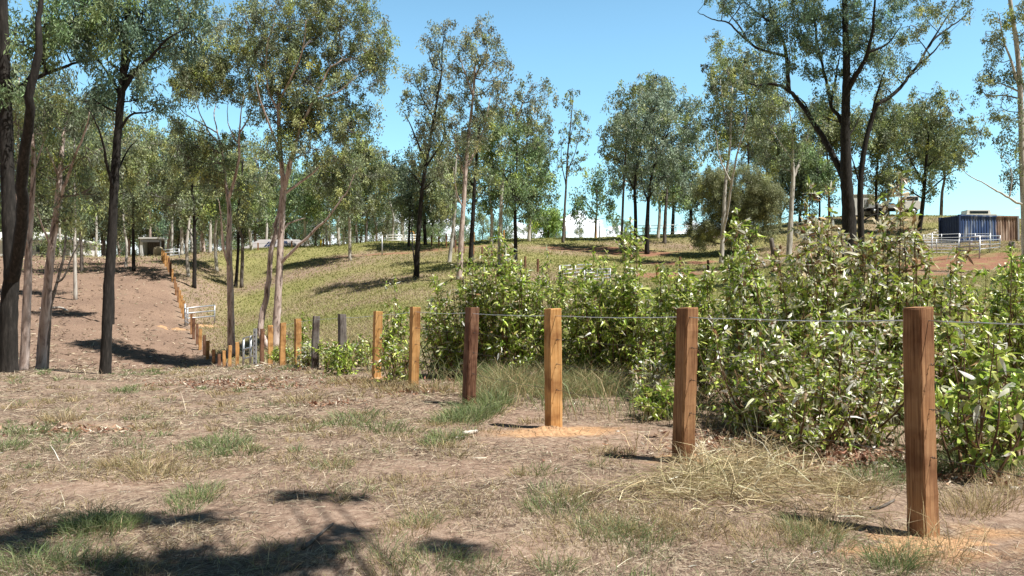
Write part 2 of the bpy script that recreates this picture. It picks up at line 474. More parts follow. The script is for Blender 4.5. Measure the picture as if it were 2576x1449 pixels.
def fence_x(y):
    x = np.interp(y, PXY[:, 1], PXY[:, 0])
    sl = (PXY[1] - PXY[0])
    return np.where(y < PXY[0, 1], PXY[0, 0] + (y - PXY[0, 1]) * sl[0]/sl[1], x)

FENCE_READY = True
# ------------------------------------------------------------------ ground sheet
def axis_pts(lim, s0, g):
    v = [0.0]
    while v[-1] < lim: v.append(v[-1] + s0 + g*v[-1])
    return np.array(v)
ax = axis_pts(3500, 0.085, 0.017)
gx = np.concatenate([-ax[:0:-1], ax])
ay = axis_pts(3500, 0.075, 0.0105)
gy = np.concatenate([3.5 - axis_pts(120, 0.4, 0.08)[:0:-1], 3.5 + ay])
GXm, GYm = np.meshgrid(gx, gy)
GZ = H(GXm, GYm)
nx, ny = len(gx), len(gy)
fx, fy = GXm.ravel(), GYm.ravel()
def blob(cx, cy, rx, ry, soft=1.0):
    d = np.sqrt(((fx - cx)/rx)**2 + ((fy - cy)/ry)**2) + 0.18*nz(fx*3/rx, fy*3/ry, 1.0)
    return np.clip((1.3 - d)/0.6/soft, 0, 1)
side = fx - fence_x(fy)             # + right of the fence
near = np.clip((30 - fy)/6, 0, 1)
field = np.clip((side + 0.2*nz(fx, fy, 1.3))/0.8, 0, 1) * np.clip((fy - 16)/10, 0, 1)
green = field * np.clip(0.55 + 0.6*nz(fx, fy, 0.09) , 0, 1)
# grass turns to straw along the top of the track and close to the fence
green *= np.clip((side-1.5)/4, 0, 1)
left_up = np.clip((fy - 76)/8, 0, 1) * (side < 0) * 0.35*np.clip(0.5+nz(fx, fy, .12), 0, 1)
green = np.clip(green + left_up, 0, 1)
red = np.zeros_like(fx)
RED = [(1500,628,88,6.5,2.4),(1600,640,84,4.5,2.2),(1690,690,66,3.6,2.2),(1705,652,76,3.6,1.5),(2350,672,55,8,4.5),(2200,690,48,5,3),(2500,655,58,6,4.5),(1000,640,90,9,.7),(1150,634,92,6,.6)]
for (px, py, d, rx, ry) in RED:
    p = P(px, py, d); red = np.maximum(red, blob(p[0], p[1], rx, ry))
red *= np.clip(0.75 + 0.5*nz(fx, fy, 0.8), 0.2, 1)
track = np.clip((-side)/1.0, 0, 1)*np.clip((fy - 34)/6, 0, 1)*np.clip((100 - fy)/12, 0, 1)
bare = np.zeros_like(fx)
for (px, py, rx, ry) in [(1500,1110,1.5,1.3),(1250,1050,1.0,.8),(2330,1400,.6,.35),(900,1340,.9,.4),(700,1290,1.0,.4),(1150,1180,1.2,.5),(300,1230,1.0,.35),(1660,1000,.9,1.0),(2500,1290,.8,.4),(1980,1240,.6,.4),(250,1330,.6,.3)]:
    p = G(px, py); bare = np.maximum(bare, blob(p[0], p[1], rx, ry, 1.4))
sand = np.zeros_like(fx)
for (px, py, rx, ry) in [(2310,1378,.85,.42),(2450,1345,.55,.3),(2180,1390,.35,.2),(1395,1092,.95,.36),(1480,1080,.6,.2),(1740,1160,.5,.3),(1860,1165,.35,.2),(950,957,.4,.3),(520,822,1.6,.9),(440,829,1.4,.45),(1180,1028,.3,.2)]:
    p = G(px, py); sand = np.maximum(sand, blob(p[0], p[1], rx, ry, 1.6))
sand *= np.clip(.7 + .5*nz(fx, fy, 3.1) + .4*nz(fx, fy, 7.7), 0, 1)
mb = MB()
i = np.arange(ny-1)[:, None]*nx + np.arange(nx-1)[None]
mb.add(np.stack([fx, fy, GZ.ravel()], 1), np.stack([i, i+1, i+nx+1, i+nx], -1).reshape(-1, 4), None,
       np.stack([red, green, np.clip(bare - track, -1, 1), sand], 1))

m, n, l, b = mat_new('paddock_ground')
va = n.new('ShaderNodeVertexColor'); va.layer_name = 'Col'
sp = n.new('ShaderNodeSeparateColor'); l.new(va.outputs[0], sp.inputs[0])
tc = n.new('ShaderNodeTexCoord')
def ntex(scale, detail=6, rough=0.6, sc3=None, dist=0.0):
    t = n.new('ShaderNodeTexNoise'); t.inputs['Scale'].default_value = scale
    t.inputs['Detail'].default_value = detail; t.inputs['Roughness'].default_value = rough; t.inputs['Distortion'].default_value = dist
    if sc3:
        mp = n.new('ShaderNodeMapping'); mp.inputs['Scale'].default_value = sc3
        l.new(tc.outputs['Object'], mp.inputs[0]); l.new(mp.outputs[0], t.inputs['Vector'])
    else:
        l.new(tc.outputs['Object'], t.inputs['Vector'])
    return t
def mix(f, a, c, mode='MIX'):
    x = n.new('ShaderNodeMixRGB'); x.blend_type = mode
    if isinstance(f, (int, float)): x.inputs[0].default_value = f
    else: l.new(f, x.inputs[0])
    for s_, k in ((a, 1), (c, 2)):
        if isinstance(s_, tuple): x.inputs[k].default_value = (*s_, 1)
        else: l.new(s_, x.inputs[k])
    return x.outputs[0]
def rng_(v, lo, hi, a=0., c=1.):
    x = n.new('ShaderNodeMapRange'); x.inputs['From Min'].default_value = lo; x.inputs['From Max'].default_value = hi
    x.inputs['To Min'].default_value = a; x.inputs['To Max'].default_value = c
    l.new(v, x.inputs['Value']); return x.outputs[0]
n1 = ntex(1.1, 9, 0.68); n2 = ntex(9, 8, 0.7, dist=0.8); n3 = ntex(0.33, 6); n4 = ntex(45, 6, 0.75)
n5 = ntex(1, 6, 0.65, (26, 7, 10), 1.2)
dirt = ramp(n, [(0.3, (0.16, 0.10, 0.075)), (0.5, (0.33, 0.24, 0.185)), (0.72, (0.48, 0.37, 0.30))]); l.new(n2.outputs['Fac'], dirt.inputs[0])
litter = ramp(n, [(0.33, (0.06, 0.042, 0.034)), (0.45, (0.20, 0.145, 0.112)), (0.57, (0.38, 0.30, 0.23)), (0.72, (0.62, 0.53, 0.42))]); l.new(n5.outputs['Fac'], litter.inputs[0])
lit_mask = rng_(n1.outputs['Fac'], 0.42, 0.54)
col = mix(lit_mask, dirt.outputs[0], litter.outputs[0])
col = mix(rng_(sp.outputs[2], 0.1, 0.9, 0, 0.85), col, dirt.outputs[0])
gcol = ramp(n, [(0.3, (0.20, 0.19, 0.08)), (0.5, (0.27, 0.26, 0.11)), (0.7, (0.34, 0.32, 0.15))]); l.new(n2.outputs['Fac'], gcol.inputs[0])
col = mix(rng_(sp.outputs[1], 0.05, 0.7), col, gcol.outputs[0])
tk = rng_(sp.outputs[2], -0.05, -0.8)
tcol = ramp(n, [(0.3, (0.15, 0.10, 0.075)), (0.5, (0.27, 0.19, 0.145)), (0.72, (0.38, 0.285, 0.22))]); l.new(n5.outputs['Fac'], tcol.inputs[0])
col = mix(tk, col, tcol.outputs[0])
sndc = ramp(n, [(0.3, (0.36, 0.20, 0.11)), (0.55, (0.52, 0.33, 0.19)), (0.78, (0.66, 0.46, 0.29))]); l.new(n4.outputs['Fac'], sndc.inputs[0])
col = mix(rng_(va.outputs[1], 0.15, 0.8), col, sndc.outputs[0])
rcol = ramp(n, [(0.3, (0.19, 0.078, 0.048)), (0.55, (0.31, 0.17, 0.115)), (0.75, (0.42, 0.26, 0.185))]); l.new(n2.outputs['Fac'], rcol.inputs[0])
col = mix(rng_(sp.outputs[0], 0.15, 0.75), col, rcol.outputs[0])
col = mix(1.0, col, mix(rng_(n3.outputs['Fac'], 0.35, 0.65), (0.86, 0.84, 0.83), (1.1, 1.08, 1.05)), 'MULTIPLY')
col = mix(1.0, col, mix(rng_(n4.outputs['Fac'], 0.3, 0.7), (0.7, 0.68, 0.66), (1.25, 1.25, 1.25)), 'MULTIPLY')
l.new(col, b.inputs['Base Color'])
b.inputs['Roughness'].default_value = 0.95; b.inputs['Specular IOR Level'].default_value = 0.1
bp = n.new('ShaderNodeBump'); bp.inputs['Strength'].default_value = 0.8; bp.inputs['Distance'].default_value = 0.03
l.new(n2.outputs['Fac'], bp.inputs['Height'])
bp2 = n.new('ShaderNodeBump'); bp2.inputs['Strength'].default_value = 0.6; bp2.inputs['Distance'].default_value = 0.008
l.new(n4.outputs['Fac'], bp2.inputs['Height']); l.new(bp.outputs[0], bp2.inputs['Normal']); l.new(bp2.outputs[0], b.inputs['Normal'])
M_GROUND = m
tag(mb.build('ground', M_GROUND), kind='structure')

# far hills behind the wood
mb = MB()
hx = np.linspace(-1500, 1500, 90); hy = np.linspace(1400, 2300, 30)
X, Y = np.meshgrid(hx, hy)
Z = (70 + 40*nz(X, Y, 0.004) + 12*nz(X, Y, 0.012)) * np.sin(np.clip((Y-1400)/900, 0, 1)*np.pi)**0.7 - 2
i = np.arange(29)[:, None]*90 + np.arange(89)[None]
mb.add(np.stack([X.ravel(), Y.ravel(), Z.ravel()], 1), np.stack([i, i+1, i+91, i+90], -1).reshape(-1, 4))
M_HILL = noise_col('distant_wooded_hill', [(0.35, (0.10, 0.14, 0.15)), (0.65, (0.17, 0.21, 0.22))], (0.02, 0.02, 0.05), 8, 1.0, 0.0, spec=0)  # bluish air haze mixed into the hill colour
tag(mb.build('hills', M_HILL), kind='structure')

# ------------------------------------------------------------------ fence posts
def fence_post(x, y, ztop, w, wd, ang, lean, label, group, detail=True):
    zb = h1(x, y)
    hgt = ztop - zb
    o_mb = MB()
    nr = 22 if detail else 5
    zs = np.concatenate([[-0.35], np.linspace(0, hgt - 0.012, nr), [hgt]])
    k = w/2
    c = k*0.16
    sec = np.array([(-k+c,-k),(k-c,-k),(k,-k+c),(k,k-c),(k-c,k),(-k+c,k),(-k,k-c),(-k,-k+c)])
    j0 = rng.normal(0, 0.007, (8, 2))
    V = []
    for ii, z in enumerate(zs):
        sc_ = 1.0 + 0.025*math.sin(z*2 + x) + 0.008*rng.normal()
        if ii == len(zs) - 1: sc_ *= 0.95
        q = sec*sc_ + j0 + rng.normal(0, 0.0017 if detail else 0.006, (8, 2))
        lx = lean*max(z, 0) + 0.01*math.sin(z*2.1 + x*3)
        tilt = (q[:, 0]*0.07*math.sin(x*5) if ii >= len(zs)-2 else 0*q[:, 0])
        V.append(np.stack([q[:, 0], q[:, 1], np.full(8, z) + tilt], 1) + [lx*math.cos(ang), -lx*math.sin(ang), 0])
    V = np.array(V).reshape(-1, 3)
    m_ = len(zs)
    i_ = np.arange(m_-1)[:, None]*8; j_ = np.arange(8)[None]; kk = (j_+1) % 8
    o_mb.add(V, np.stack([i_+j_, i_+kk, i_+8+kk, i_+8+j_], -1).reshape(-1, 4),
             [((m_-1)*8, (m_-1)*8+a, (m_-1)*8+a+1) for a in range(1, 7)])
    o = o_mb.build('fence_post', WOODS[wd], smooth=False, loc=(x, y, zb))
    o.rotation_euler = (0, 0, ang)
    return tag(o, label, 'fence post', group)

PLAB = [
 'thick brown split timber post nearest the camera at right',
 'brown split timber post with straw heaped at its foot',
 'bright orange split timber post standing in a mound of fresh orange dirt',
 'dark red-brown split timber post with green grass at its foot',
 'orange timber post leaning right with a reddish stain near its top',
 'upright orange timber post just right of the two grey posts',
 'weathered grey timber post, right one of the two grey posts',
 'weathered grey timber post, left one of the two grey posts',
 'orange timber post directly left of the two grey posts',
 'slim orange timber post, second to the left of the grey posts',
 'broad light orange timber post in front of the straight pink trunk',
 'dark red-brown timber post beside the near galvanised gate',
 'orange timber post just left of the near galvanised gate, right of the slim pink trunk',
 'orange timber post standing in front of the slim pink trunk',
 'short looking orange post sunk behind the ridge, first left of the slim pink trunk',
 'short looking dark post sunk lowest behind the ridge',
 'brown post sunk behind the ridge at the foot of the track']
UPL = ['orange', 'red-brown', 'orange', 'red-brown', 'red-brown', 'brown']
ORD = ['first', 'second', 'third', 'fourth', 'fifth', 'sixth', 'seventh', 'eighth', 'ninth', 'tenth', 'eleventh', 'twelfth', 'thirteenth', 'fourteenth']
TOPS = []
for k, (px, py, d, wd, lean, w) in enumerate(POSTS):
    p = P(px, py, d)
    t = PXY[min(k+1, len(POSTS)-1)] - PXY[max(k-1, 0)]
    ang = math.atan2(t[1], t[0]) - math.pi/2
    if k < 17: lab = PLAB[k]
    elif k < 23:
        cw = {'o': 'orange', 'r': 'red-brown', 'b': 'brown'}[wd]
        lab = f'{cw} timber post climbing the track, {ORD[22-k]} below the middle galvanised gate'
    else:
        cw = {'o': 'orange', 'r': 'red-brown', 'b': 'brown'}[wd]
        lab = f'{cw} timber post on the hill track, {ORD[k-23]} above the middle galvanised gate'
    po = fence_post(p[0], p[1], p[2], w, wd, ang, lean, lab, 'split timber posts of the long fence', k < 12)
    TOPS.append((p, ang, lean, po, p[2] - h1(p[0], p[1])))
# the next post just outside the picture on the right, which carries the wires
pe = np.array([3.95, 3.32, EYE])
fence_post(pe[0], pe[1], EYE, .15, 'b', TOPS[0][1], 0, 'brown timber post carrying the wires to the right of the nearest post', 'split timber posts of the long fence')

def wire(name, label, drops, kmax, rad, mat, barb=False):
    w = MB()
    pts = [pe - [0, 0, drops]] + [t[0] - [0, 0, drops*min(1, t[4]/1.5)] for t in TOPS[:kmax]]
    for a, b_ in zip(pts[:-1], pts[1:]):
        seg = []
        L_ = np.linalg.norm(b_ - a)
        for u in np.linspace(0, 1, 13):
            q = a + (b_ - a)*u
            q = q + [rng.normal(0, .0025), 0, -0.012*L_*u*(1-u)*2 + rng.normal(0, .0025)]
            seg.append(q)
        w.tube(seg, rad, 6)
        if barb:
            for u in np.arange(0.06, 1, 0.11):
                q = a + (b_ - a)*u - [0, 0, 0.012*L_*u*(1-u)*2]
                for s_ in range(2):
                    dv = rng.normal(0, 1, 3); dv /= np.linalg.norm(dv)
                    w.tube([q - dv*.014, q + dv*.014], 0.0016, 4)
    o = w.build(name, mat)
    return tag(o, label, 'wire', 'wire strands of the long fence')
wire('fence_wire', 'bright plain top wire strung between the timber posts', 0.09, 12, 0.0042, M_WIRE)
for dr, lb in ((0.386, 'dark barbed wire strand, next below the bright top wire'), (0.69, 'dark barbed wire strand at mid height of the posts'), (1.01, 'dark barbed wire strand lowest above the grass')):
    wire('barbed_wire', lb, dr, 6, 0.0022, M_RUSTWIRE, True)
for k in range(6):       # short wire ties where each strand leaves the post
    p, ang, lean, po, hh = TOPS[k]
    for dr in (0.386, 0.69, 1.01):
        z = hh - dr*min(1, hh/1.5)
        tm = MB()
        y0 = -POSTS[k][5]/2
        a = np.linspace(0, 9, 20)
        tm.tube(np.stack([lean*z + .007*np.cos(a), y0 - .006 - .0025*a, z + .007*np.sin(a)], 1), 0.002, 5)
        tm.build('wire_tie', M_RUSTWIRE, po)

# ------------------------------------------------------------------ gates and yard panels
def panel(name, label, cat, A, B, ra, rail_r=0.03, post_r=0.035, mids=0, mat=M_GALV, group=None, foot=True):
    """A, B: (px, distance, [rail heights in picture rows], foot row or None)"""
    base = GX(A[0], A[1])
    root = empty(name, base, label, cat, group)
    def q(px, py, d): return P(px, py, d) - base
    for ya, yb in zip(A[2], B[2]):
        r_ = MB(); r_.tube([q(A[0], ya, A[1]), q(B[0], yb, B[1])], rail_r, 8); r_.build('rail', mat, root)
    for t in [0, 1] + [(i+1)/(mids+1) for i in range(mids)]:
        px = A[0] + (B[0]-A[0])*t; d = 1/(1/A[1] + (1/B[1]-1/A[1])*t)
        yt = A[2][0] + (B[2][0]-A[2][0])*t
        yb_ = A[2][-1] + (B[2][-1]-A[2][-1])*t
        r_ = MB()
        bot = q(px, yb_, d)
        if foot and t in (0, 1): bot = GX(px, d) - base - [0, 0, .1]
        r_.tube([bot, q(px, yt - 1, d)], post_r, 8); r_.build('upright', mat, root)
    return root

g1 = panel('metal_gate', 'galvanised gate standing open end-on among the posts before the twin pink trunks', 'gate',
      (613, 35, [851, 879, 903], None), (631, 32.5, [846, 874, 898], None), 0, 0.03, 0.05)
r_ = MB(); bb = np.array(g1.location)
pp = P(642, 833, 31.6)
r_.box((pp - bb)*[1, 1, 0] + [0, 0, (pp[2] - bb[2])/2 - .15], (0.12, 0.10, pp[2]-bb[2]+.5))
gp = r_.build('gate_post', M_GALV, g1, smooth=False)
for z in np.arange(0.2, pp[2]-bb[2], 0.17):
    r_ = MB(); r_.box((pp-bb)*[1, 1, 0] + [0, -.052, z], (0.035, 0.012, 0.05)); r_.build('latch_slot', M_DARK, gp, smooth=False)
r_ = MB()
for a, c in zip(((613,851,35), (613,879,35), (613,903,35)), ((642,843,31.6), (642,869,31.6), (642,894,31.6))):
    r_.tube([P(*a) - bb, P(*c) - bb], .028, 8)
r_.build('rail', M_GALV, g1)

g2 = panel('metal_gate', 'three-rail galvanised gate swung open at the foot of the hill track', 'gate',
      (472, 60, [775, 788, 801], None), (540, 63, [768, 781.5, 795], None), 0, 0.055, 0.06)
bb = np.array(g2.location)
r_ = MB(); r_.tube([GX(467, 59.5) - bb - [0, 0, .2], P(465.5, 764, 59.5) - bb], .07, 10); r_.build('gate_post', M_GALV, g2)
r_ = MB()
for y in (775, 786, 797, 808): r_.tube([P(465, y, 59.5) - bb, P(474, y+5, 58.8) - bb], .035, 6)
r_.build('hinge', M_GALV, g2)

g3 = panel('metal_gate', 'small galvanised gate at the top end of the hill track', 'gate',
      (407, 93.5, [629, 636.5, 644], None), (450, 94.5, [626, 633, 640.5], None), 0, 0.05, 0.075)
bb = np.array(g3.location)
for y0, y1 in ((629.5, 633), (638, 641)):
    c = (P(430, y0, 93.8) + P(430, y1, 93.8))/2 - bb
    r_ = MB(); r_.box(c, (0.26, .02, .18)); r_.build('sign_plate', M_WHITE, g3, smooth=False)

panel('rail_gate', 'white rail gate on the crest, left leaf of the pair', 'gate', (972.5, 104, [592, 598.5, 605], None), (1011, 104.5, [591.5, 598, 604.5], None), 0, 0.07, 0.06, mat=M_WHITE)
panel('rail_gate', 'white rail gate on the crest, right leaf beside the dark trunk', 'gate', (1020, 104, [591.5, 598, 604.5], None), (1047, 104.5, [591, 597.5, 604], None), 0, 0.07, 0.06, mat=M_WHITE)
o = MB(); o.tube(spline([P(1028, 592, 105.5), P(1030, 584, 105.5), P(1035, 582.5, 105.5), P(1040, 584, 105.5), P(1042, 592, 105.5), GX(1042, 105.5)]), .05, 6)
tag(o.build('arched_frame', M_ORANGEP), 'small orange arched pipe frame behind the white rail gates', 'pipe frame')
panel('rail_fence', 'white two-rail fence on the skyline behind the right-hand gums', 'rail fence', (1603, 107, [568, 575, 583], None), (1733, 108, [565, 572, 584], None), 0, 0.05, 0.06, 3, mat=M_WHITE)

YD = 'galvanised cattle yard panels'
panel('cattle_rail_fence', 'five-rail galvanised cattle panel nearest the blue container, long front side', 'yard panel', (2243, 60, [601, 609, 617, 625, 633], None), (2412, 61, [604, 612.5, 620.5, 628.5, 637], None), 0, 0.028, 0.04, 2, group=YD)
panel('cattle_rail_fence', 'sloping cattle panel with thick rails in front of the blue container', 'yard panel', (2414, 61, [599, 610, 622, 631], None), (2465, 60, [603-9, 605, 619, 628], None), 0, 0.05, 0.045, 1, group=YD)
panel('cattle_rail_fence', 'rear cattle panel on the left seen behind the front rails', 'yard panel', (2279, 66, [593, 600, 609, 617], None), (2413, 66.5, [588, 597, 606, 615], None), 0, 0.025, 0.04, 2, group=YD)
panel('cattle_rail_fence', 'cattle panel at the right end running towards the stump', 'yard panel', (2465, 60.2, [594, 605, 616, 627], None), (2516, 65, [593, 602, 613, 621], None), 0, 0.028, 0.04, 1, group=YD)
panel('cattle_rail_fence', 'rear cattle panel on the right close to the container wall', 'yard panel', (2415, 66.5, [589, 597, 606, 615], None), (2491, 67, [588, 596, 605, 613], None), 0, 0.025, 0.04, 1, group=YD)
for (px, yt, d, lab) in [(2345, 586, 62, 'tall galvanised yard post above the long front panel'), (2491, 586, 63, 'tall galvanised yard post before the rusty end of the container'), (2465, 601, 59.5, 'thick galvanised yard post standing on the red dirt in front of the container')]:
    b_ = GX(px, d); t_ = P(px, yt, d) - b_
    o = MB(); o.tube([(0, 0, -.3), t_], .055, 10); o.tube([t_, t_ + [0, 0, .02]], .065, 10)
    tag(o.build('yard_post', M_GALV, loc=b_), lab, 'yard post', 'galvanised yard posts')
# small cattle panels in the middle of the slope
panel('cattle_rail_fence', 'galvanised cattle panel half hidden by bushes in the middle of the slope, larger left one', 'yard panel', (1408, 58, [669, 680, 690, 700], None), (1487, 60, [665, 673, 681, 690], None), 0, 0.045, 0.05, 1, group=YD)
panel('cattle_rail_fence', 'galvanised cattle panel mostly hidden by bushes, right end in the middle of the slope', 'yard panel', (1470, 56, [679, 687, 697, 705], None), (1535, 58, [676, 684, 690, 698], None), 0, 0.045, 0.05, 1, group=YD)

# rust brown posts of the second fence down the slope
SEC = [(1069,591,617),(1086,592,620),(1104,595,621),(1123,588,623),(1146,603,636),(1166,609,638),(1191,616,641),(1213,621,648),(1237,628,656),(1263,632,661),(1322,645,676),(1353,651,684),(1653,661,703),(1711,646,677),(1781,656,678)]
for k, (px, yt, yb) in enumerate(SEC):
    b_ = G(px, yb, 40, 108)
    zt = P(px, yt, b_[1])[2]
    if k == 0: lab = 'rust-brown fence post nearest the white rail gates on the crest'
    elif k < 12: lab = f'rust-brown fence post, {ORD[k]} down the slope from the white rail gates'
    else: lab = ['rust-brown post in the red dirt just right of the small cattle panels', 'rust-brown post beside the red dirt bank', 'rust-brown post farthest right beyond the red dirt'][k-12]
    fence_post(b_[0], b_[1], max(zt, b_[2] + .8), .15, 'r' if k % 3 else 'b', 0.4, 0.0, lab, 'rust-brown posts of the second fence', False)
for k, (px, yt, lab) in enumerate([(648, 611, 'brown wooden post on the crest left of the twin pink trunks'), (733, 606, 'brown wooden post on the crest in front of the solar roof'), (813, 601, 'brown wooden post on the crest right of the solar roof'), (1192, 583, 'orange post on the crest behind the dark middle trunk'), (1268, 579, 'orange post on the crest between the pale middle trunks'), (1422, 568, 'orange post on the crest beside the slender tall tree'), (1500, 567, 'orange post on the crest near the galvanised pipe post')]):
    b_ = GX(px, 103); fence_post(b_[0], b_[1], max(P(px, yt, 103)[2], b_[2]+.9), .17, 'b' if k < 3 else 'o', 0.3, 0, lab, 'posts along the crest', False)
o = MB()
cp = [P(x, y, 104) for x, y in [(450, 627), (560, 620), (650, 613), (782, 605), (836, 600), (961, 592), (972, 592)]]
o.tube(spline(cp, 5), .022, 5); o.tube(spline([c - [0, 0, .45] for c in cp], 5), .012, 4)
tag(o.build('crest_wire', M_GALV), 'thin grey wires along the crest from the top gate to the white gates', 'wire')
for px, yt, d, lab in [(961, 592, 89, 'tall galvanised pipe post left of the white rail gates'), (1509, 556, 97, 'tall galvanised pipe post beside the red dirt bank')]:
    b_ = GX(px, d); o = MB(); t_ = P(px, yt, d) - b_
    o.tube([(0, 0, -.3), t_], .085, 10); o.tube([t_, t_+[0, 0, .05]], .095, 10)
    tag(o.build('pipe_post', M_GALV, loc=b_), lab, 'pipe post')
b_ = GX(2238, 106); o = MB(); t_ = P(2235, 330, 106) - b_
o.tube([(0, 0, -.3), t_*.5, t_], [.15, .13, .11], 12); o.tube([t_ - [.9, 0, .5], t_ + [.9, 0, -.5]], .06, 6)
tag(o.build('power_pole', M_POLE, loc=b_), 'tall grey-green power pole rising behind the truck', 'power pole')
b_ = GX(806, 103); o = MB(); o.tube([(0, 0, -.1), (0, 0, 1.0)], .09, 8); o.tube([(0,0,1.0),(0,0,1.08)], [.09,.03], 8)
tag(o.build('marker_post', M_YELLOW, loc=b_), 'short yellow marker post on the crest right of the solar roof', 'marker post')

# ------------------------------------------------------------------ shipping container
m, n, l, b = mat_new('faded_blue_container')
tc = n.new('ShaderNodeTexCoord'); mp = n.new('ShaderNodeMapping'); mp.inputs['Scale'].default_value = (2.6, 2.6, 0.55)
l.new(tc.outputs['Object'], mp.inputs[0])
t = n.new('ShaderNodeTexNoise'); t.inputs['Scale'].default_value = 1; t.inputs['Detail'].default_value = 7; l.new(mp.outputs[0], t.inputs['Vector'])
r = ramp(n, [(0.35, (0.035, 0.075, 0.20)), (0.52, (0.06, 0.115, 0.27)), (0.60, (0.22, 0.28, 0.40)), (0.72, (0.45, 0.50, 0.57))]); l.new(t.outputs['Fac'], r.inputs[0])
r3 = ramp(n, [(0.35, (0.10, 0.055, 0.04)), (0.5, (0.33, 0.22, 0.16)), (0.65, (0.52, 0.42, 0.35))]); l.new(t.outputs['Fac'], r3.inputs[0])
sx = n.new('ShaderNodeSeparateXYZ'); l.new(tc.outputs['Object'], sx.inputs[0])
ad = n.new('ShaderNodeMath'); ad.operation = 'MULTIPLY_ADD'; ad.inputs[1].default_value = 1.4; l.new(t.outputs['Fac'], ad.inputs[0]); l.new(sx.outputs['X'], ad.inputs[2])
f = n.new('ShaderNodeMapRange'); f.inputs['From Min'].default_value = 4.45; f.inputs['From Max'].default_value = 4.75; l.new(ad.outputs[0], f.inputs['Value'])
x = n.new('ShaderNodeMixRGB'); l.new(f.outputs[0], x.inputs[0]); l.new(r.outputs[0], x.inputs[1]); l.new(r3.outputs[0], x.inputs[2])
l.new(x.outputs[0], b.inputs['Base Color']); b.inputs['Roughness'].default_value = 0.6
M_CONT = m
M_BLUE_SHADE = plain('shaded_blue_steel', (0.025, 0.05, 0.13), 0.6)  # darker copy of the container blue, end wall shade put into the colour
cb = GX(2416, 72); th = R(11)
cr = empty('shipping_container', cb, 'faded blue shipping container with a rusty right end, corrugated walls', 'container')
cr.rotation_euler = (0, 0, th)
Lc, Wc, Hc = 6.1, 2.44, 2.62
def corr(mb_, p0, du, dn, length, h0, h1_):
    nn = int(length/0.28); V = []
    us = []
    for k in range(nn):
        a = k*length/nn; w_ = length/nn
        us += [(a, 0), (a+w_*.3, 0), (a+w_*.5, .045), (a+w_*.8, .045)]
    us.append((length, 0))
    us = np.array(us)
    base = p0 + us[:, :1]*du + us[:, 1:]*dn
    v = np.vstack([base + [0, 0, h0], base + [0, 0, h1_]])
    k = len(us); q = [(i, i+1, k+i+1, k+i) for i in range(k-1)]
    mb_.add(v, q)
ez = np.array([0., 0, 0]); ex = np.array([1., 0, 0]); ey = np.array([0., 1, 0])
o = MB(); corr(o, ez + [.1, .05, 0], ex, ey, Lc-.2, .12, Hc-.1); o.build('side_wall', M_CONT, cr, smooth=False)
o = MB(); corr(o, ez + [.1, Wc-.05, 0], ex, -ey, Lc-.2, .12, Hc-.1); o.build('side_wall', M_CONT, cr, smooth=False)
o = MB(); corr(o, ez + [.05, .1, 0], ey, ex, Wc-.2, .12, Hc-.1); o.build('end_wall', M_BLUE_SHADE, cr, smooth=False)
o = MB(); corr(o, ez + [Lc-.05, .1, 0], ey, -ex, Wc-.2, .12, Hc-.1); o.build('end_wall', M_BLUE_SHADE, cr, smooth=False)
o = MB(); o.box((Lc/2, Wc/2, Hc-.07), (Lc-.1, Wc-.1, .05)); o.build('roof', M_CONT, cr, smooth=False)
o = MB(); o.box((Lc/2, Wc/2, .1), (Lc-.1, Wc-.1, .1)); o.build('floor_frame', M_BLUE_SHADE, cr, smooth=False)
for (a, c) in ((0, 0), (Lc, 0), (0, Wc), (Lc, Wc)):
    o = MB(); o.box((a, c, Hc/2), (.18, .18, Hc)); o.build('corner_post', M_GALV if a else M_BLUE_SHADE, cr, smooth=False)
for c in (0, Wc):
    for z in (.08, Hc-.06):
        o = MB(); o.box((Lc/2, c, z), (Lc-.2, .1, .12)); o.build('side_beam', M_CONT, cr, smooth=False)

# stump beside the container
b_ = GX(2547, 66); o = MB(); o.tube([(0, 0, -.2), (0.02, 0, .2), (.05, 0, .55)], [.32, .26, .22], 10, jitter=.08)
tag(o.build('tree_stump', M_GREYBARK, loc=b_), 'squat grey tree stump right of the cattle yard', 'stump')
b_ = G(1947, 641, 60, 100); o = MB(); o.tube([(0, 0, -.2), (-.08, 0, .5), (-.22, 0, 1.2), (-.25, 0, 1.55)], [.27, .22, .2, .17], 9, jitter=.06)
tag(o.build('tree_stump', M_GREYBARK, loc=b_), 'tall leaning grey stump in the straw beside the round wattle', 'stump')

# ------------------------------------------------------------------ truck, van, shed on the hill top
tb = GX(2243, 103)
tr = empty('crane_truck', tb, 'white crane truck with tan boom parked on the bank at right', 'truck')
def part(name, mat, root, *boxes, smooth=False):
    o = MB()
    for bx in boxes: o.box(*bx)
    return o.build(name, mat, root, smooth)
part('chassis', M_BLACK, tr, ((0, 0, .75), (6.6, .9, .25)))
part('tray', M_GALV, tr, ((-1.1, 0, .98), (4.4, 2.3, .14)), ((-1.1, -1.12, 1.2), (4.4, .06, .3)))
cabp = MB(); cabp.box((2.35, 0, 1.25), (2.0, 2.3, 1.0)); cabp.box((2.3, 0, 2.1), (1.75, 2.2, .72), 0, .9)
cab = cabp.build('cab', M_WHITE, tr, smooth=False)
part('side_window', M_GLASS, cab, ((2.3, -1.07, 2.08), (1.4, .08, .48)))
part('windscreen', M_GLASS, cab, ((3.14, 0, 2.08), (.1, 1.9, .5)))
for wx in (2.4, -1.4, -2.5):
    for wy in (-1, 1):
        o = MB(); o.tube([(wx, wy-.15, .5), (wx, wy+.15, .5)], .5, 16); w_ = o.build('wheel', M_BLACK, tr)
        o = MB(); o.tube([(wx, wy-.16, .5), (wx, wy+.16, .5)], .24, 12); o.build('rim', M_GALV, w_)
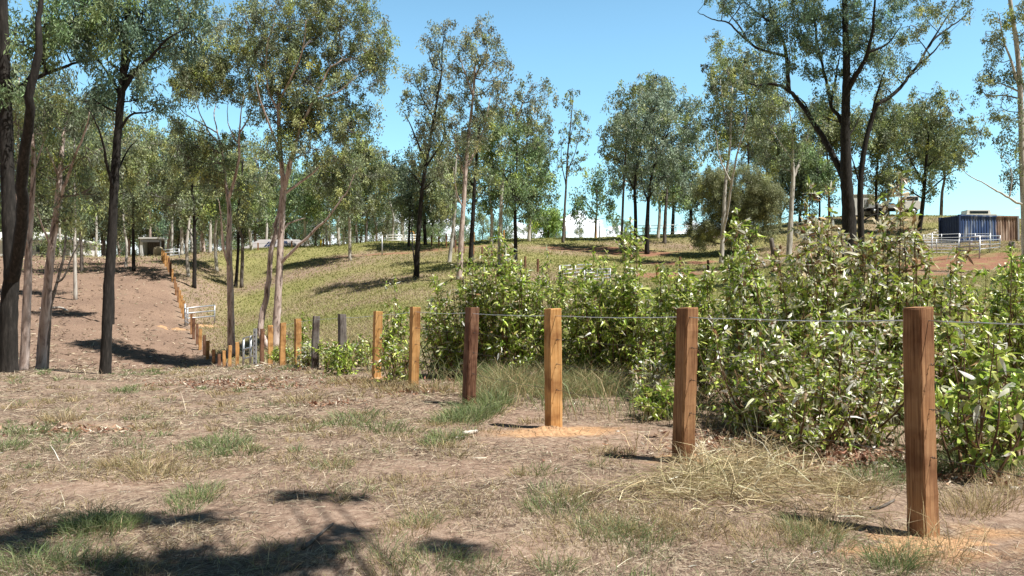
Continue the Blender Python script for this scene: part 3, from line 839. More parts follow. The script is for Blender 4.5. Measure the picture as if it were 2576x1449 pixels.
part('crane_base', M_CREAM, tr, ((-2.3, 0, 1.6), (.9, 1.0, 1.1)), ((-2.2, -.3, 2.3), (1.1, .5, .4)))
o = MB(); o.tube([(-2.6, 0, 2.35), (-.4, 0, 2.55), (1.6, 0, 2.75), (2.35, 0, 2.85)], [.22, .2, .18, .3], 6); o.build('boom', M_CREAM, tr, smooth=False)
part('load', M_SOLAR, tr, ((-.4, 0, 1.3), (1.1, 1.6, .5)), ((-1.5, .2, 1.25), (.5, 1.2, .4)))
sb = GX(2166, 104.5)
sr = empty('site_shed', sb, 'white boxy site shed half hidden by the big dark trunk, left of the truck', 'shed')
part('wall', M_WHITE, sr, ((0, 0, 1.3), (2.6, 2.4, 2.6)))
part('roof', M_WHITE, sr, ((0, 0, 2.66), (2.8, 2.6, .1)))
part('door', M_GALV, sr, ((.5, -1.22, 1.05), (.8, .06, 2.0)))
vb = GX(2463, 116); vb[2] = P(2463, 529, 116)[2] - 2.0
vr = empty('white_van', vb, 'white van parked behind the blue container with only its roof showing', 'van')
o = MB(); o.box((0, 0, .95), (4.4, 1.8, .8)); o.box((-.3, 0, 1.65), (3.5, 1.7, .62), 0, .93); o.build('body', M_WHITE, vr, smooth=False)
part('side_window', M_GLASS, vr, ((-.3, -.83, 1.62), (2.6, .08, .36)))
for wx in (-1.4, 1.4):
    for wy in (-.8, .8):
        o = MB(); o.tube([(wx, wy-.12, .34), (wx, wy+.12, .34)], .34, 14); o.build('wheel', M_BLACK, vr)
# rubble on the bank
for k, (px, py, s_) in enumerate([(2340,592,.3),(2350,588,.26),(2358,594,.24),(2332,597,.22),(2362,585,.28),(2346,599,.2),(2355,580,.22),(2366,598,.24)]):
    b_ = G(px, py, 60, 108); o = MB()
    v = unit(rng.normal(0, 1, (40, 3)))
    th_ = np.linspace(0, 2*np.pi, 9)[:-1]
    V = [(0, 0, s_*.8)] + [(s_*math.cos(a)*rng.uniform(.7, 1.1), s_*math.sin(a)*rng.uniform(.7, 1.1), s_*rng.uniform(.2, .45)) for a in th_] + [(s_*1.05*math.cos(a), s_*1.05*math.sin(a), -.15) for a in th_]
    T = [(0, 1+i, 1+(i+1) % 8) for i in range(8)]; Q = [(1+i, 9+i, 9+(i+1) % 8, 1+(i+1) % 8) for i in range(8)]
    o.add(V, Q, T)
    tag(o.build('rubble_stone', M_STONE, smooth=False, loc=b_), 'pale broken stone in the rubble patch left of the blue container', 'stone', 'rubble stones on the bank')

# ------------------------------------------------------------------ buildings beyond the crest
def house(name, px0, px1, ye, yr, ridge0, ridge1, d, depth, label, cat, roofmat, wallmat, wall_h=2.6):
    a = P(px0, ye[0], d); c = P(px1, ye[1], d)
    ctr = (a + c)/2; zb = min(a[2], c[2]) - wall_h
    root = empty(name, (ctr[0], d + depth/2, zb), label, cat)
    bb = np.array(root.location)
    hw = (c[0]-a[0])/2; hd = depth/2
    e = wall_h
    r0 = P(ridge0, yr, d + hd)[0] - bb[0]; r1 = P(ridge1, yr, d+hd)[0] - bb[0]; rz = P(ridge0, yr, d+hd)[2] - zb
    o = MB(); o.add([(-hw,-hd,e),(hw,-hd,e),(hw,hd,e),(-hw,hd,e),(r0,0,rz),(r1,0,rz)], [(0,1,5,4),(2,3,4,5)], [(1,2,5),(3,0,4)])
    o.add([(-hw,-hd,e-.15),(hw,-hd,e-.15),(hw,hd,e-.15),(-hw,hd,e-.15),(-hw,-hd,e-.01),(hw,-hd,e-.01),(hw,hd,e-.01),(-hw,hd,e-.01)], [(0,1,5,4),(1,2,6,5),(2,3,7,6),(3,0,4,7),(3,2,1,0)])
    o.build('roof', roofmat, root, smooth=False)
    o = MB(); o.box((0, 0, e/2 - .6), (2*hw-.9, 2*hd-.9, e + 1.0)); o.build('wall', wallmat, root, smooth=False)
    def on_roof(u0, u1, v0, v1):
        """quad on the front slope, u along, v up the slope"""
        pts = []
        for (u, v) in ((u0, v0), (u1, v0), (u1, v1), (u0, v1)):
            pts.append(((-hw + (r0+hw)*v)*(1-u) + (hw + (r1-hw)*v)*u, -hd + hd*v, e + (rz-e)*v))
        pts = np.array(pts); nrm = np.cross(pts[1]-pts[0], pts[3]-pts[0]); nrm /= np.linalg.norm(nrm)
        q = np.vstack([pts + nrm*.04, pts + nrm*.1])
        o = MB(); o.add(q, [(4,5,6,7),(0,1,5,4),(1,2,6,5),(2,3,7,6),(3,0,4,7)]); return o
    return root, on_roof, hw, hd, e
hr, onr, *_ = house('house', 592, 795, (634, 629), 602.5, 652, 752, 109, 8, 'low house with grey hip roof and blue solar panels beyond the crest', 'house', M_ROOF, M_BRICK)
for u in (.30, .345, .39, .435):
    for v in (.40, .62): onr(u, u+.03, v, v+.15).build('solar_panel', M_SOLAR, hr, smooth=False)
for u in (.60, .645, .70, .745, .79):
    onr(u, u+.03, .40, .54).build('solar_panel', M_SOLAR, hr, smooth=False)
for u in (.57, .61, .65):
    onr(u, u+.034, .64, .84).build('solar_panel', M_SOLAR, hr, smooth=False)
wr, onr, hw, hd, e = house('white_house', -60, 180, (602, 602), 584, -10, 130, 107, 8, 'white house with pale roof seen between the trunks at far left', 'house', M_WHITE, M_WHITE)
for x in (-4.5, -1.5, 2.0, 4.8):
    part('window', M_GLASS, wr, ((x, -hd + .42, e - 1.2), (1.1, .1, .9)))
sbb = GX(383, 104); sbb[2] -= .55
shd = empty('shed', sbb, 'small white open shed with a dark interior beside the top gate', 'shed')
part('wall', M_WHITE, shd, ((-1.15, 0, 1.2), (.32, 1.6, 2.9)), ((0, .8, 1.2), (2.4, .1, 2.9)))
part('roof', M_WHITE, shd, ((0, 0, 2.72), (2.9, 2.0, .22)))
part('interior', M_GREYBARK, shd, ((.1, .66, 1.2), (2.1, .1, 2.6)))  # grey sheet before the white back wall, standing in for indoor shade
part('opening_frame', M_GALV, shd, ((1.25, -.6, 1.3), (.1, .1, 2.7)), ((0, -.85, 2.35), (2.4, .08, .3)))
b_ = GX(397, 103); o = MB(); o.tube([(0,0,-.1),(0,0,.7),(0,0,1.0),(0,0,1.12)], [.62,.64,.5,.12], 18)
tag(o.build('water_tank', M_CREAM, loc=b_), 'small beige water tank between the white shed and the top gate', 'water tank')
# ------------------------------------------------------------------ gum trees
PAL = dict(
    olive=[(0.150, 0.185, 0.095), (0.125, 0.16, 0.09), (0.19, 0.215, 0.11), (0.11, 0.14, 0.085), (0.22, 0.235, 0.10), (0.165, 0.185, 0.13), (0.17, 0.21, 0.085)],
    bronze=[(0.165, 0.18, 0.115), (0.15, 0.155, 0.105), (0.185, 0.18, 0.11), (0.14, 0.165, 0.105), (0.165, 0.195, 0.11)],
    blue=[(0.12, 0.19, 0.13), (0.10, 0.16, 0.115), (0.145, 0.205, 0.14), (0.09, 0.14, 0.10), (0.165, 0.21, 0.12)],
    green=[(0.125, 0.19, 0.09), (0.155, 0.21, 0.095), (0.105, 0.155, 0.085), (0.18, 0.235, 0.105)],
    grey=[(0.185, 0.24, 0.18), (0.165, 0.215, 0.16), (0.215, 0.265, 0.20), (0.14, 0.185, 0.14), (0.20, 0.235, 0.15)],
    dark=[(0.09, 0.125, 0.08), (0.08, 0.11, 0.07), (0.115, 0.145, 0.09)],
    wattle=[(0.17, 0.19, 0.105), (0.15, 0.17, 0.09), (0.20, 0.215, 0.12)],
    lime=[(0.21, 0.29, 0.09), (0.17, 0.25, 0.08)])

def crown(mb, clumps, r, per, L, W, pal, hang=1.0):
    """leaf clumps: clumps (N,3) centres, r clump radius, per leaves per clump"""
    N = len(clumps)
    if N == 0: return
    rr = r*rng.uniform(.7, 1.35, N)
    base = palette(N, PAL[pal], .26)*1.5
    tint = rng.random(N) < 0.10
    base[tint] = base[tint]*[1.55, 1.5, 1.0]
    idx = np.repeat(np.arange(N), rng.poisson(per, N))
    n = len(idx)
    off = rng.normal(0, 1, (n, 3)); off = unit(off) * rng.random((n, 1))**.55
    off *= [.82, .82, 1.12]
    C = clumps[idx] + off*rr[idx][:, None]
    A = rng.normal(0, .75, (n, 3)); A[:, 2] = -abs(rng.normal(hang, .5, n))
    S = rng.normal(0, 1, (n, 3)); S[:, 2] *= .35
    S = np.cross(A, S)
    cols = np.clip(base[idx]*np.exp(rng.normal(0, .32, (n, 1))), 0, .8)
    leaves(mb, C, A, S, L*rng.uniform(.65, 1.35, n), W*rng.uniform(.7, 1.3, n), cols, .2)

def tree(name, label, d, trunk, w, limbs=(), blobs=(), bark='grey', pal='olive', leaf=None, cover=1.0, group=None, clump=None, twig=True, dens=1.0, dj=.55):
    """trunk: picture points foot first; w: (foot, top) trunk width in picture units; limbs: (width, points...); blobs: (px,py,rx,ry)"""
    s = d/F
    foot = GX(trunk[0][0], d)
    root = empty(name, foot, label, 'tree', group)
    loc0 = foot
    t3 = [P(x, y, d) for x, y in trunk]
    t3[0] = foot - [0, 0, .3]
    sway = rng.normal(0, .1*s*30, len(t3)); sway[0] = 0
    for a, b_ in zip(t3, np.cumsum(sway)*.25): a[1] += b_
    sp = spline(t3, 6)
    rad = np.interp(np.linspace(0, 1, len(sp)), [0, .06, 1], [w[0]*s*.62, w[0]*s*.5, w[1]*s*.5])
    tm = MB(); tm.tube(sp - loc0, rad, 12 if d < 45 else 8, jitter=.045)
    bm = tm; twc = dict(dark=(.04, .035, .032), pink=(.20, .165, .145), pale=(.26, .24, .22), grey=(.13, .115, .10))[bark]
    skel = [(p, r_) for p, r_ in zip(sp, rad)]
    for lb in limbs:
        wl_, pts = lb[0], lb[1:]
        p0 = np.array([pts[0][0], pts[0][1]])
        q0 = P(pts[0][0], pts[0][1], d)
        k = min(range(len(skel)), key=lambda i: np.hypot(skel[i][0][0]-q0[0], skel[i][0][2]-q0[2]))
        dy0 = skel[k][0][1] - d
        slope = rng.uniform(-dj, dj)
        L3 = []
        for (x, y) in pts:
            run = math.hypot(x - pts[0][0], y - pts[0][1])*s
            L3.append(P(x, y, d + dy0 + float(np.clip(slope*run, -.12*d, .12*d))))
        L3[0] = skel[k][0].copy()
        ls = spline(L3, 5)
        wig = np.cumsum(rng.normal(0, 1, ls.shape), 0); wig -= np.linspace(0, 1, len(ls))[:, None]*wig[-1]
        ls = ls + wig*.008*np.linalg.norm(ls[-1] - ls[0])/math.sqrt(len(ls))*2.2
        lr = np.linspace(wl_*s*.5, max(wl_*s*.10, .006), len(ls))
        bm.tube(ls - loc0, lr, 8 if d < 45 else 6, jitter=.04)
        skel += [(p, r_) for p, r_ in zip(ls[1:], lr[1:])]
    SK = np.array([p for p, r_ in skel]); SR = np.array([r_ for p, r_ in skel])
    px_m = 1024/2576/s                      # render pixels per metre
    Lf, Wf = leaf if leaf else (max(.14, 2.7/px_m), max(.036, 1.15/px_m))
    cr_ = clump if clump else max(.34, 6.5/px_m)
    cm = MB()
    for (cx, cy, rx, ry) in blobs:
        rx *= 1.16; ry *= 1.2
        c = P(cx, cy, d + float(np.clip(rng.uniform(-.9, .9)*rx*s, -.12*d, .12*d)))
        RX, RZ = rx*s, ry*s
        RY = .8*RX + .2*RZ
        n_ = max(3, int(cover*3.1*RX*RZ/(cr_**2)))
        u = unit(rng.normal(0, 1, (n_, 3)))*rng.random((n_, 1))**.45
        pts = c + u*[RX*1.18, RY*1.1, RZ*1.18]
        per = dens*math.pi*cr_**2/(Lf*Wf*.5)*.66
        crown(cm, pts - loc0, cr_, per, Lf, Wf, pal)
        if twig:
            cost = np.linalg.norm(SK - c, axis=1) + 1.6*np.maximum(0, SK[:, 2] - c[2] + .45*RZ)
            k = int(np.argmin(cost))
            st = SK[k]
            L_ = np.linalg.norm(c - st)
            mid = (st + c)/2 + rng.normal(0, .07*L_, 3) - [0, 0, .06*L_]
            br = spline([st, mid, c, c + [0, 0, .5*RZ]], 5)
            r0 = min(SR[k]*.75, .022*L_ + .01)
            cm.tube(br - loc0, np.linspace(r0, .006, len(br)), 6, c=twc)
            for pp_ in pts[:int(min(len(pts), 16))]:
                j = rng.integers(len(br)//3, len(br))
                e = br[j]; L2 = np.linalg.norm(pp_ - e)
                m2 = (e + pp_)/2 + rng.normal(0, .1*L2, 3)
                cm.tube(spline([e, m2, pp_], 3) - loc0, np.linspace(min(.013 + .012*L2*.4, r0*.8), .004, 7), 4, caps=False, c=twc)
    tm.build('trunk', BARK[bark], root)
    if cm.n: cm.build('crown', M_LEAF, root, smooth=False)
    return root

def fan(px, py, rx, ry, n, r0, r1):
    """n blob ellipses scattered in a larger ellipse"""
    out = []
    for _ in range(n):
        a = rng.uniform(0, 6.28); q = rng.random()**.5
        r = rng.uniform(r0, r1)
        out.append((px + rx*q*math.cos(a), py + ry*q*math.sin(a), r, r*rng.uniform(.6, .95)))
    return out

# ---- near left group
tree('ironbark_tree', 'big black-barked tree with a forked trunk at the far left edge', 19.5,
     [(24, 930), (22, 860), (24, 760), (30, 690), (24, 560), (18, 400), (12, 200), (5, 0), (-5, -250)], (44, 22),
     [(32, (34, 720), (52, 560), (66, 420), (82, 280), (95, 140), (108, 0), (115, -200)),
      (12, (92, 235), (135, 175), (200, 150), (260, 140)), (9, (86, 260), (140, 120), (150, 40), (205, -20)),
      (8, (108, 190), (110, 110), (128, 30), (150, -60)), (10, (10, 150), (-60, 40), (-120, -60))],
     [(230, 110, 60, 35), (300, 90, 50, 40), (190, 40, 60, 45), (110, 60, 60, 50), (40, 90, 50, 60), (280, 10, 80, 40), (200, -60, 110, 50), (20, 230, 45, 40), (0, 20, 60, 50)] + fan(200, 90, 160, 100, 9, 30, 46),
     'dark', 'green', cover=.72)
tree('spotted_gum', 'slim mottled pale trunk between the black tree and the pink forked tree', 21,
     [(62, 906), (66, 800), (70, 700), (72, 620), (78, 540), (84, 430), (80, 330)], (22, 9),
     [(8, (72, 640), (50, 560), (40, 470)), (6, (82, 430), (110, 360), (130, 300))],
     [(55, 420, 45, 40), (90, 330, 55, 45), (40, 310, 50, 45), (130, 290, 40, 35)], 'pink', 'olive', cover=.6)
tree('pink_gum', 'pink forked gum with dark bark patches, second tree from left', 22,
     [(104, 906), (110, 820), (120, 720), (128, 640), (138, 560), (146, 490), (152, 420), (160, 330)], (24, 10),
     [(10, (142, 530), (160, 470), (190, 400), (214, 330), (225, 280)), (8, (150, 450), (120, 380), (100, 320)), (7, (130, 630), (106, 570), (92, 520)), (5, (175, 430), (225, 390), (265, 370))],
     [(110, 300, 60, 45), (180, 270, 70, 45), (235, 300, 55, 45), (150, 380, 60, 45), (215, 390, 55, 45), (90, 420, 50, 45), (160, 480, 60, 40), (110, 230, 70, 40), (230, 470, 45, 40), (180, 540, 45, 30)], 'pink', 'olive', cover=.75)
tree('gum_sapling', 'thin leaning sapling with dark forked stem just right of the pink forked gum', 23,
     [(118, 893), (124, 830), (128, 770), (146, 700), (160, 640), (166, 570), (176, 500)], (9, 4),
     [(6, (142, 712), (164, 690), (185, 640), (206, 590), (230, 555)), (3, (128, 770), (126, 700), (128, 650))],
     [(180, 500, 40, 30), (225, 545, 35, 28), (205, 470, 40, 35), (160, 450, 35, 30)], 'grey', 'olive', cover=.6)
tree('ironbark_tree', 'tall straight dark trunk with blue-green crown standing on the ridge, left of the track', 20,
     [(266, 936), (268, 860), (274, 720), (282, 600), (287, 480), (294, 370), (302, 270), (308, 200), (316, 90), (324, 0), (330, -160)], (26, 12),
     [(9, (287, 480), (270, 420), (258, 360), (236, 300), (215, 270)), (8, (300, 330), (330, 290), (372, 282), (395, 270)),
      (11, (304, 250), (284, 205), (250, 160), (215, 128)), (12, (306, 235), (345, 180), (385, 140), (425, 100), (470, 70)),
      (10, (309, 210), (335, 130), (356, 60), (368, -20)), (8, (307, 215), (338, 175), (380, 175), (425, 150)), (7, (302, 290), (260, 265), (220, 235)), (7, (316, 100), (290, 50), (270, 0)), (5, (355, 70), (400, 78), (450, 92)), (6, (290, 440), (320, 380), (345, 350))],
     [(150, 80, 50, 45), (215, 110, 60, 50), (250, 50, 60, 45), (190, 20, 70, 50), (380, 60, 60, 45), (440, 40, 60, 45), (480, 70, 40, 40), (420, 110, 45, 35), (340, 20, 60, 45), (370, 130, 40, 30), (240, 220, 50, 40), (215, 260, 40, 35), (385, 215, 45, 35), (345, 250, 35, 28), (400, 265, 38, 28), (330, -50, 100, 50), (430, -50, 90, 50), (490, 10, 45, 50), (270, 150, 40, 35)] + fan(330, 90, 160, 100, 10, 28, 42),
     'dark', 'blue', cover=.75)
# ---- trees in the gully
tree('pink_gum', 'slim pink trunk standing in the gully behind the lowest fence posts', 44,
     [(583, 915), (582, 830), (580, 720), (577, 620), (578, 540), (574, 490)], (19, 9),
     [(9, (576, 510), (566, 440), (556, 380), (520, 320), (495, 260)), (9, (576, 500), (592, 430), (602, 380), (606, 310), (614, 240)),
      (7, (580, 680), (562, 620), (556, 560), (548, 500)), (5, (604, 340), (628, 290), (634, 240)), (5, (556, 385), (540, 300), (548, 220)), (4, (602, 370), (574, 310), (574, 230)), (4, (520, 320), (470, 290), (450, 270))],
     [(470, 180, 42, 38), (520, 150, 48, 38), (560, 170, 45, 40), (500, 220, 45, 35), (450, 230, 28, 34), (550, 110, 48, 36), (610, 160, 44, 38), (600, 90, 50, 40), (455, 320, 30, 28), (480, 370, 34, 28), (470, 420, 40, 30), (630, 220, 32, 30), (540, 60, 40, 40), (520, 450, 45, 30), (600, 470, 40, 28), (560, 420, 30, 20)] + fan(520, 200, 90, 80, 12, 28, 42) + fan(530, 400, 90, 60, 8, 24, 34),
     'pink', 'olive', cover=.82)
tree('pink_gum', 'large gum with two leaning pink trunks in the gully, broad olive crown', 42,
     [(692, 890), (696, 800), (702, 700), (707, 600), (712, 520), (714, 470), (706, 380), (702, 300), (704, 220)], (20, 8),
     [(19, (652, 893), (662, 830), (676, 740), (690, 640), (699, 560), (710, 490), (726, 430), (744, 370), (756, 310)), (12, (714, 480), (730, 400), (752, 330), (790, 250), (820, 190), (860, 150)),
      (9, (712, 665), (745, 625), (790, 585), (830, 548), (870, 490), (890, 440)), (8, (708, 590), (730, 560), (770, 548)), (7, (706, 390), (680, 320), (650, 240), (640, 180)),
      (8, (712, 490), (760, 455), (800, 420), (830, 350)), (7, (704, 260), (730, 190), (760, 120), (770, 50)), (6, (790, 250), (850, 230), (900, 190)), (6, (702, 290), (676, 220), (670, 130), (690, 60))],
     [(640, 140, 50, 40), (690, 100, 55, 45), (660, 40, 60, 45), (740, 60, 60, 45), (720, 160, 50, 40), (800, 90, 50, 40), (850, 60, 60, 45), (910, 60, 55, 45), (950, 100, 40, 40), (930, 140, 45, 40), (880, 140, 50, 40), (830, 170, 50, 42), (770, 200, 50, 40), (720, 240, 45, 38), (800, 270, 55, 40), (870, 250, 50, 40), (920, 290, 40, 28), (895, 330, 45, 28), (840, 330, 45, 34), (780, 320, 50, 34), (730, 340, 45, 34), (690, 300, 35, 35), (640, 260, 40, 36), (820, 20, 50, 40), (880, 0, 50, 40), (700, 10, 60, 40), (665, 380, 45, 30), (780, 380, 50, 28), (620, 60, 40, 40), (940, 210, 26, 24), (850, 400, 40, 22), (895, 425, 40, 24), (760, 300, 36, 26)] + fan(800, 150, 170, 140, 14, 30, 46) + fan(790, 330, 130, 70, 8, 28, 40),
     'pink', 'olive', cover=.85)
tree('gum_tree', 'thin dark trunk in the grass behind the slim pink trunk', 83,
     [(592, 737), (596, 680), (600, 610), (598, 540), (606, 470), (612, 400)], (9, 4), [(4, (600, 610), (618, 560), (640, 520))],
     [(610, 400, 45, 40), (640, 480, 40, 35), (590, 450, 40, 35), (620, 540, 30, 22)], 'dark', 'olive', cover=.8)
tree('gum_tree', 'dark trunk in the dry grass right of the track fence', 75,
     [(488, 692), (490, 620), (488, 540), (483, 470), (478, 400)], (10, 4), [(4, (490, 560), (510, 520), (528, 480)), (3, (489, 600), (465, 560), (450, 540))],
     [(480, 400, 50, 40), (520, 450, 45, 40), (450, 450, 45, 40), (500, 520, 40, 30), (460, 530, 36, 28)], 'dark', 'olive', cover=.9)
for (px, yb, d, b_, lab, tp, bl) in [
    (336, 690, 80, 'dark', 'dark trunk at the edge of the track beneath the wood, below the left wood', 'olive', [(335, 470, 55, 45), (300, 520, 45, 40), (370, 520, 45, 40), (340, 400, 50, 45)]),
    (315, 678, 84, 'pale', 'pale trunk just left of the dark one at the track edge', 'olive', [(312, 480, 50, 45), (280, 440, 50, 45), (330, 540, 40, 30)]),
    (205, 690, 79, 'grey', 'grey trunk in the thin grass right of the pink forked gum', 'olive', [(205, 450, 55, 50), (240, 510, 50, 40), (170, 520, 45, 40), (215, 380, 50, 45)]),
    (456, 642, 100, 'pale', 'white leaning trunk beside the top gate', 'olive', [(470, 470, 50, 45), (440, 520, 40, 35), (490, 530, 40, 35)]),
    (527, 638, 102, 'pale', 'straight pale trunk on the crest left of the solar roof', 'olive', [(530, 450, 50, 45), (505, 520, 40, 35), (560, 510, 45, 35)]),
    (512, 640, 104, 'pink', 'pinkish short forked trunk on the crest left of the solar roof', 'olive', [(505, 490, 40, 40), (520, 560, 30, 25)]),
    (607, 668, 82, 'grey', 'short grey trunk in the grass right of the slim pink trunk', 'olive', [(640, 470, 45, 40), (618, 540, 35, 30)]),
    (632, 632, 104, 'pale', 'thin white stem in front of the solar roof', 'green', [(632, 500, 40, 45), (655, 545, 30, 25)]),
    (700, 632, 124, 'grey', 'grey trunk behind the twin pink trunks', 'green', [(690, 480, 55, 45), (740, 500, 45, 40), (660, 540, 40, 30)]),
    (768, 626, 106, 'pale', 'white forked sapling right of the twin pink trunks', 'green', [(765, 460, 45, 50), (800, 510, 40, 35), (745, 520, 35, 30)]),
    (852, 622, 104, 'pale', 'pale straight trunk on the crest left of the white rail gates', 'olive', [(850, 450, 55, 45), (820, 500, 45, 40), (890, 490, 50, 40), (855, 540, 40, 28)]),
    (920, 606, 108, 'grey', 'grey trunk on the crest under the dense olive crown', 'olive', [(930, 430, 55, 45), (960, 480, 45, 45), (900, 500, 45, 40), (945, 540, 35, 25)]),
    (1013, 607, 107, 'pale', 'thin pale stem between the two white rail gates', 'dark', [(1020, 430, 36, 40), (1040, 480, 35, 40), (1010, 500, 28, 35), (1045, 540, 35, 28)])]:
    ty = min(q[1] for q in bl)
    tree('gum_tree', lab, d, [(px, yb), (px + rng.uniform(-4, 4), yb-60), (px + rng.uniform(-6, 6), (yb+ty)/2), (bl[0][0], ty+20)], (rng.uniform(7, 10), 3), [], bl, b_, tp, cover=.85)

# ---- middle group
tree('gum_tree', 'dark double-stemmed gum beside the big shadow in the middle of the grassy slope', 66,
     [(1047, 698), (1050, 630), (1055, 560), (1062, 480), (1070, 420), (1084, 340), (1098, 260), (1112, 180)], (14, 5),
     [(5, (1044, 690), (1038, 640), (1036, 560), (1040, 500)), (6, (1070, 410), (1050, 360), (1030, 310), (1015, 280)), (5, (1064, 470), (1040, 440), (1022, 420)), (5, (1090, 300), (1060, 240), (1040, 190)), (5, (1070, 420), (1110, 360), (1120, 320)), (4, (1062, 480), (1095, 450), (1110, 430))],
     [(1012, 250, 22, 20), (1030, 200, 26, 20), (1060, 185, 26, 24), (1095, 100, 30, 30), (1120, 80, 26, 24), (1080, 140, 34, 28), (1100, 190, 38, 32), (1060, 240, 34, 30), (1100, 250, 40, 34), (1060, 300, 30, 30), (1110, 310, 40, 34), (1050, 340, 24, 22), (1090, 370, 36, 30), (1060, 420, 26, 28), (1110, 430, 34, 28)],
     'dark', 'bronze', cover=.62, clump=.5)
tree('gum_tree', 'tall pinkish-pale trunk in the middle of the slope with the highest crown', 62,
     [(1155, 710), (1158, 640), (1163, 560), (1168, 490), (1172, 420), (1180, 330), (1190, 240), (1196, 150)], (15, 5),
     [(7, (1170, 440), (1150, 390), (1140, 340)), (7, (1172, 420), (1200, 370), (1220, 310), (1235, 240)), (6, (1190, 240), (1170, 180), (1150, 130)), (5, (1194, 200), (1220, 140), (1235, 90)), (5, (1166, 520), (1148, 480), (1140, 420))],
     [(1190, 90, 30, 26), (1220, 75, 32, 24), (1250, 95, 26, 24), (1160, 120, 32, 28), (1200, 140, 38, 30), (1245, 145, 34, 30), (1150, 180, 34, 30), (1190, 210, 40, 34), (1240, 210, 36, 34), (1265, 180, 20, 24), (1160, 250, 36, 32), (1210, 280, 40, 32), (1250, 260, 28, 30), (1150, 320, 34, 30), (1190, 345, 36, 28), (1140, 390, 30, 28), (1165, 420, 28, 22)],
     'pink', 'bronze', cover=.62, clump=.48)
tree('gum_tree', 'black straight trunk in the middle of the slope right of the tall pale trunk', 68,
     [(1183, 682), (1186, 610), (1190, 540), (1194, 460), (1200, 380), (1206, 320)], (13, 5),
     [(5, (1194, 470), (1170, 430), (1160, 400)), (5, (1196, 450), (1225, 400), (1235, 360)), (4, (1190, 520), (1215, 480), (1235, 450))],
     [(1210, 300, 36, 30), (1250, 330, 36, 30), (1180, 350, 30, 26), (1230, 380, 36, 28), (1190, 420, 34, 26), (1225, 440, 30, 22), (1165, 460, 28, 22)], 'dark', 'olive', cover=.7, clump=.5)
tree('gum_tree', 'white trunk leaning right with a cream foot in the middle of the slope', 78,
     [(1129, 664), (1136, 610), (1142, 560), (1147, 500), (1145, 440), (1150, 390)], (10, 4), [(4, (1146, 480), (1130, 440), (1120, 410))],
     [(1140, 420, 32, 28), (1115, 450, 30, 26), (1160, 470, 28, 24), (1100, 500, 30, 28), (1130, 520, 24, 18)], 'pale', 'olive', cover=.75)
tree('gum_tree', 'white-barked straight gum right of the black middle trunk with a brown tinged top', 72,
     [(1256, 668), (1258, 600), (1260, 540), (1263, 470), (1272, 400), (1290, 330), (1315, 260)], (12, 4),
     [(6, (1262, 480), (1250, 420), (1262, 350)), (5, (1275, 390), (1310, 340), (1350, 280)), (4, (1260, 530), (1280, 490), (1300, 460))],
     [(1340, 225, 34, 26), (1310, 240, 34, 24), (1370, 250, 26, 26), (1290, 270, 36, 30), (1335, 280, 38, 30), (1375, 300, 20, 18), (1350, 330, 32, 28), (1300, 330, 36, 30), (1265, 280, 26, 28), (1345, 380, 28, 26)], 'pale', 'bronze', cover=.55, clump=.5)
tree('gum_tree', 'leafy grey-green gum with a dark trunk and pink foot in the middle group', 70,
     [(1296, 690), (1297, 620), (1296, 550), (1294, 480), (1300, 420), (1300, 360)], (11, 4),
     [(5, (1295, 500), (1330, 440), (1350, 400)), (5, (1295, 490), (1265, 430), (1250, 390))],
     [(1225, 300, 28, 26), (1265, 300, 34, 28), (1300, 350, 36, 30), (1245, 350, 34, 30), (1270, 400, 40, 32), (1320, 410, 40, 32), (1355, 380, 30, 30), (1380, 430, 24, 26), (1340, 460, 40, 32), (1290, 460, 40, 30), (1370, 490, 30, 28), (1310, 510, 38, 28), (1350, 530, 32, 22), (1240, 420, 32, 26)], 'dark', 'green', cover=.9, clump=.5)
tree('gum_sapling', 'very slender tall tree alone against the sky in the gap', 95,
     [(1416, 612), (1420, 540), (1424, 470), (1428, 390), (1436, 310), (1442, 240)], (7, 2),
     [(3, (1424, 470), (1412, 400), (1410, 340)), (3, (1426, 450), (1450, 370), (1462, 310)), (2, (1430, 360), (1446, 300), (1450, 270))],
     [(1440, 232, 16, 18), (1436, 265, 18, 18), (1462, 290, 16, 18), (1470, 330, 14, 20), (1440, 310, 18, 18), (1418, 345, 14, 20), (1450, 360, 18, 20), (1430, 395, 20, 20), (1462, 400, 14, 18), (1415, 420, 12, 14), (1445, 430, 16, 14)], 'grey', 'olive', cover=.5, clump=.4)
tree('gum_tree', 'small dark bushy tree left of the middle group at the white rail gates', 96,
     [(1028, 625), (1030, 560), (1034, 500)], (7, 3), [], [(1035, 410, 26, 22), (1030, 450, 34, 28), (1055, 480, 30, 30), (1025, 500, 30, 28), (1050, 530, 32, 24), (1070, 450, 24, 22)], 'dark', 'dark', cover=1.0)
tree('gum_tree', 'rounded bushy gum on the crest just right of the slender tall tree', 108,
     [(1498, 600), (1499, 560), (1502, 520), (1500, 470)], (6, 3), [(3, (1500, 540), (1470, 500), (1455, 480)), (3, (1501, 520), (1530, 480), (1535, 460))],
     [(1525, 440, 26, 22), (1490, 460, 26, 22), (1460, 490, 26, 22), (1545, 470, 20, 24), (1510, 480, 30, 22), (1450, 520, 22, 20), (1540, 510, 22, 22), (1490, 510, 26, 20), (1465, 545, 24, 18), (1530, 545, 20, 16)], 'grey', 'green', cover=.85)
